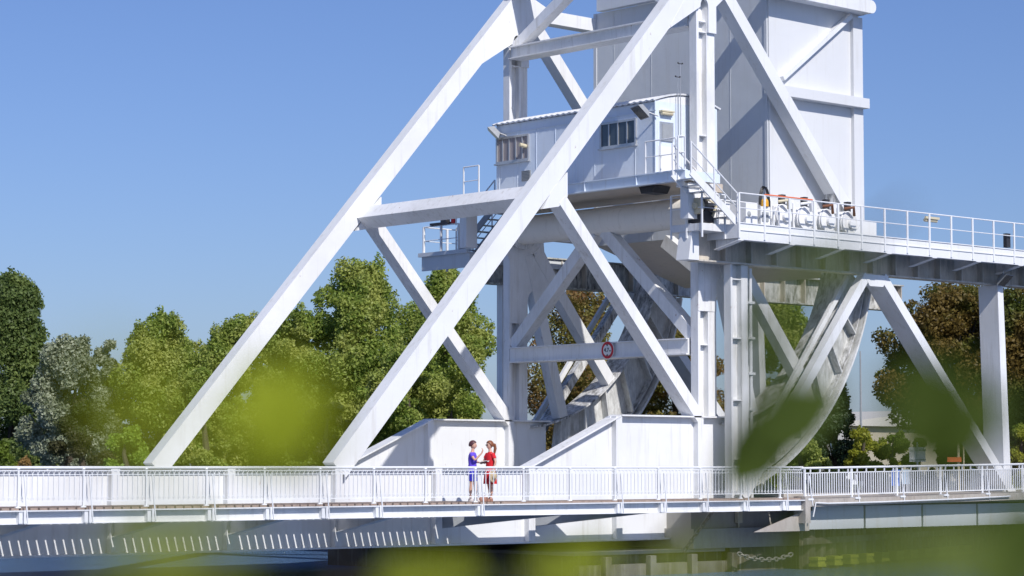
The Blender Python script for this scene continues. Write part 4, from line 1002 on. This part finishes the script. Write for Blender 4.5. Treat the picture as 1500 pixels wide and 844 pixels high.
# straw hat and cloth bag held by the second woman
loc = in_local(B_, (.08, .26, .72)); ht = thing('straw_hat', 'straw sun hat held at the side of the red dress', 'hat', loc); ROOT[ht.name] = Vector((0, 0, 0)); ht.rotation_euler = (PI/2, 0, R(20))
MB().loft([((0, 0, 0), .19, .19), ((0, 0, .012), .185, .185), ((0, 0, .018), .10, .10), ((0, 0, .09), .085, .085), ((0, 0, .11), .05, .05)], 24).build('hat_body', 'straw', ht, smooth=True)
loc = in_local(B_, (.30, .12, .0)); bg_ = thing('cloth_bag', 'soft brown bag resting on the planks by the red dress', 'bag', loc); ROOT[bg_.name] = Vector((0, 0, 0))
MB().loft([((0, 0, 0), .16, .09), ((0, 0, .06), .17, .10), ((0, 0, .13), .14, .07), ((0, 0, .17), .07, .03)], 16).build('bag_body', 'shoeB', bg_, smooth=True)
MB().tube([(-.09, 0, .14), (-.05, 0, .24), (.05, 0, .24), (.09, 0, .14)], .008, 6).build('strap', 'hairA', bg_, smooth=True)

# ------------------------------------------------------------------ foreground twigs (out of focus, close to the lens)
def leafshape(mb, p, d, nrm_, L_, W_):
    d = d.normalized(); s_ = d.cross(nrm_).normalized(); n_ = s_.cross(d).normalized(); pr = [(0, 0), (.12, .55), (.3, .95), (.5, 1), (.7, .78), (.88, .4), (1, 0)]
    vs_ = []; fs_ = []
    for t_, w_ in pr:
        c = p+d*L_*t_-n_*L_*.12*t_*t_; vs_ += [c-s_*W_*w_*.5+n_*W_*w_*.12, c, c+s_*W_*w_*.5+n_*W_*w_*.12]
    for i in range(len(pr)-1): fs_ += [(i*3, i*3+1, i*3+4, i*3+3), (i*3+1, i*3+2, i*3+5, i*3+4)]
    mb.add(vs_, fs_)
RG = Vector((math.sin(YAW), -math.cos(YAW), 0))
def twig(label, stem, leaves, mat, seed):
    """stem: (px,py,distance) joints; leaves: (px, py, distance, image angle in degrees, length m, width m) of each leaf's middle"""
    r_ = random.Random(seed); P = [atD(*p) for p in stem]; t = thing('leafy_twig', label, 'twig', P[0], 'out of focus leafy twigs near the lens')
    s = MB(); s.tube(P, [.0028-.0018*i/(len(P)-1) for i in range(len(P))], 6); st = s.build('stem', 'bark', t)
    up = RG.cross(fwd)
    for px, py, D, ang, L_, W_ in leaves:
        s = MB(); a_ = R(ang); d = RG*math.cos(a_)+up*math.sin(a_)+fwd*r_.uniform(-.25, .25); m_ = atD(px, py, D)
        n_ = (-fwd*.5-SUN if mat != 'fg_shade' else -fwd+Vector((0, 0, .2)))+RG*r_.uniform(-.25, .25); p0_ = m_-d.normalized()*L_/2; leafshape(s, p0_, d, n_, L_, W_)
        near_ = min(P, key=lambda q: (q-p0_).length); s.tube([near_, near_.lerp(p0_, .5)+Vector((0, 0, -.003)), p0_], .0009, 5)
        s.build('leaf', mat, t, norm=False)
    return t
twig('bright yellow-green blurred twig left of centre', [(520, 900, 1.6), (470, 720, 1.55), (430, 600, 1.5), (405, 520, 1.5)],
     [(410, 625, 1.35, 80, .062, .042), (375, 590, 1.35, 120, .045, .03), (440, 590, 1.35, 55, .045, .03), (405, 560, 1.3, 95, .035, .025), (460, 640, 1.1, 30, .03, .018), (355, 645, 1.1, 150, .03, .018)], 'fg_leaf', 1)
twig('faint pale green blurred leaf over the silver tree', [(20, 900, .9), (120, 760, .9), (190, 640, .9)],
     [(205, 600, .8, 60, .026, .014), (170, 560, .7, 120, .02, .010), (250, 640, .8, 10, .022, .011)], 'fg_leaf', 2)
twig('faint green blurred leaves over the girder at left', [(300, 960, .9), (270, 850, .9), (250, 760, .9)],
     [(245, 790, .9, 80, .034, .018), (200, 830, .9, 150, .03, .016), (310, 810, .9, 30, .028, .014)], 'fg_leaf', 3)
twig('yellow-green blurred leaves along the bottom middle', [(420, 900, 1.4), (560, 862, 1.4), (700, 862, 1.4)],
     [(600, 850, 1.6, 10, .05, .026), (660, 846, 1.6, 170, .045, .022)], 'fg_leaf', 4)
twig('yellow-green blurred leaves at the bottom right of centre', [(720, 900, 1.5), (820, 850, 1.5), (900, 820, 1.5)],
     [(840, 832, 1.7, 15, .058, .030), (872, 815, 1.7, 60, .035, .02), (800, 848, 1.7, 160, .04, .022)], 'fg_leaf', 5)
twig('long dark blurred leaf sweeping over the curved segment', [(960, 800, 2.5), (1050, 720, 2.5), (1090, 690, 2.5), (1210, 560, 2.5)],
     [(1118, 648, 2.2, 50, .115, .062), (1168, 612, 2.2, 35, .10, .058), (1095, 672, 2.2, 70, .05, .026), (1140, 622, 2.0, 20, .05, .026)], 'fg_shade', 6)
twig('dark green blurred leaves under the walkway beam', [(1080, 640, 2.6), (1110, 540, 2.6), (1130, 440, 2.6)],
     [(1115, 465, 1.0, 70, .028, .013), (1145, 530, .9, 20, .03, .014), (1120, 560, 1.0, 100, .03, .013), (1165, 480, .9, 50, .026, .012), (1170, 560, 1.0, 130, .026, .012), (1130, 425, 1.0, 60, .024, .012), (1095, 455, 3.2, 80, .03, .016), (1092, 490, 3.2, 20, .028, .014)], 'fg_shade', 7)
twig('mid green blurred leaf over the walkway brackets', [(1330, 300, 1.6), (1260, 350, 1.6), (1210, 370, 1.6)],
     [(1205, 388, 1.3, 200, .042, .020), (1240, 372, 1.3, 150, .028, .014)], 'fg_mid', 8)
twig('large dark blurred leaf cluster over the copper tree', [(1560, 720, 2.2), (1440, 640, 2.2), (1380, 590, 2.2), (1320, 560, 2.2)],
     [(1375, 590, 1.7, 110, .075, .045), (1412, 640, 1.7, 40, .06, .038), (1360, 640, 1.6, 80, .05, .03), (1335, 565, 1.6, 160, .045, .025), (1450, 600, 1.6, 20, .045, .026), (1400, 570, 1.6, 60, .04, .028), (1320, 625, 1.4, 60, .035, .018)], 'fg_shade', 9)
twig('broad olive green blurred leaves along the bottom right', [(1080, 880, 1.5), (1240, 830, 1.5), (1400, 810, 1.5), (1500, 800, 1.5)],
     [(1200, 815, 1.2, 20, .045, .020), (1290, 805, 1.2, 160, .045, .022), (1370, 795, 1.2, 30, .045, .022), (1260, 845, 1.2, 0, .05, .02), (1350, 850, 1.2, 10, .05, .02), (1120, 850, 1.2, 15, .04, .014), (1430, 830, 1.2, 80, .045, .022)], 'fg_mid', 10)
twig('dark blurred leaves in the bottom right corner', [(1600, 900, 1.8), (1530, 840, 1.8), (1480, 760, 1.8)],
     [(1490, 790, 1.5, 70, .07, .042), (1455, 832, 1.5, 120, .055, .03), (1505, 835, 1.5, 20, .055, .035)], 'fg_shade', 11)
twig('pale green blurred leaf low over the abutment', [(940, 920, 1.2), (990, 860, 1.2), (1040, 820, 1.2)],
     [(1010, 835, 1.1, 30, .035, .014), (960, 850, 1.2, 160, .03, .014)], 'fg_leaf', 12)
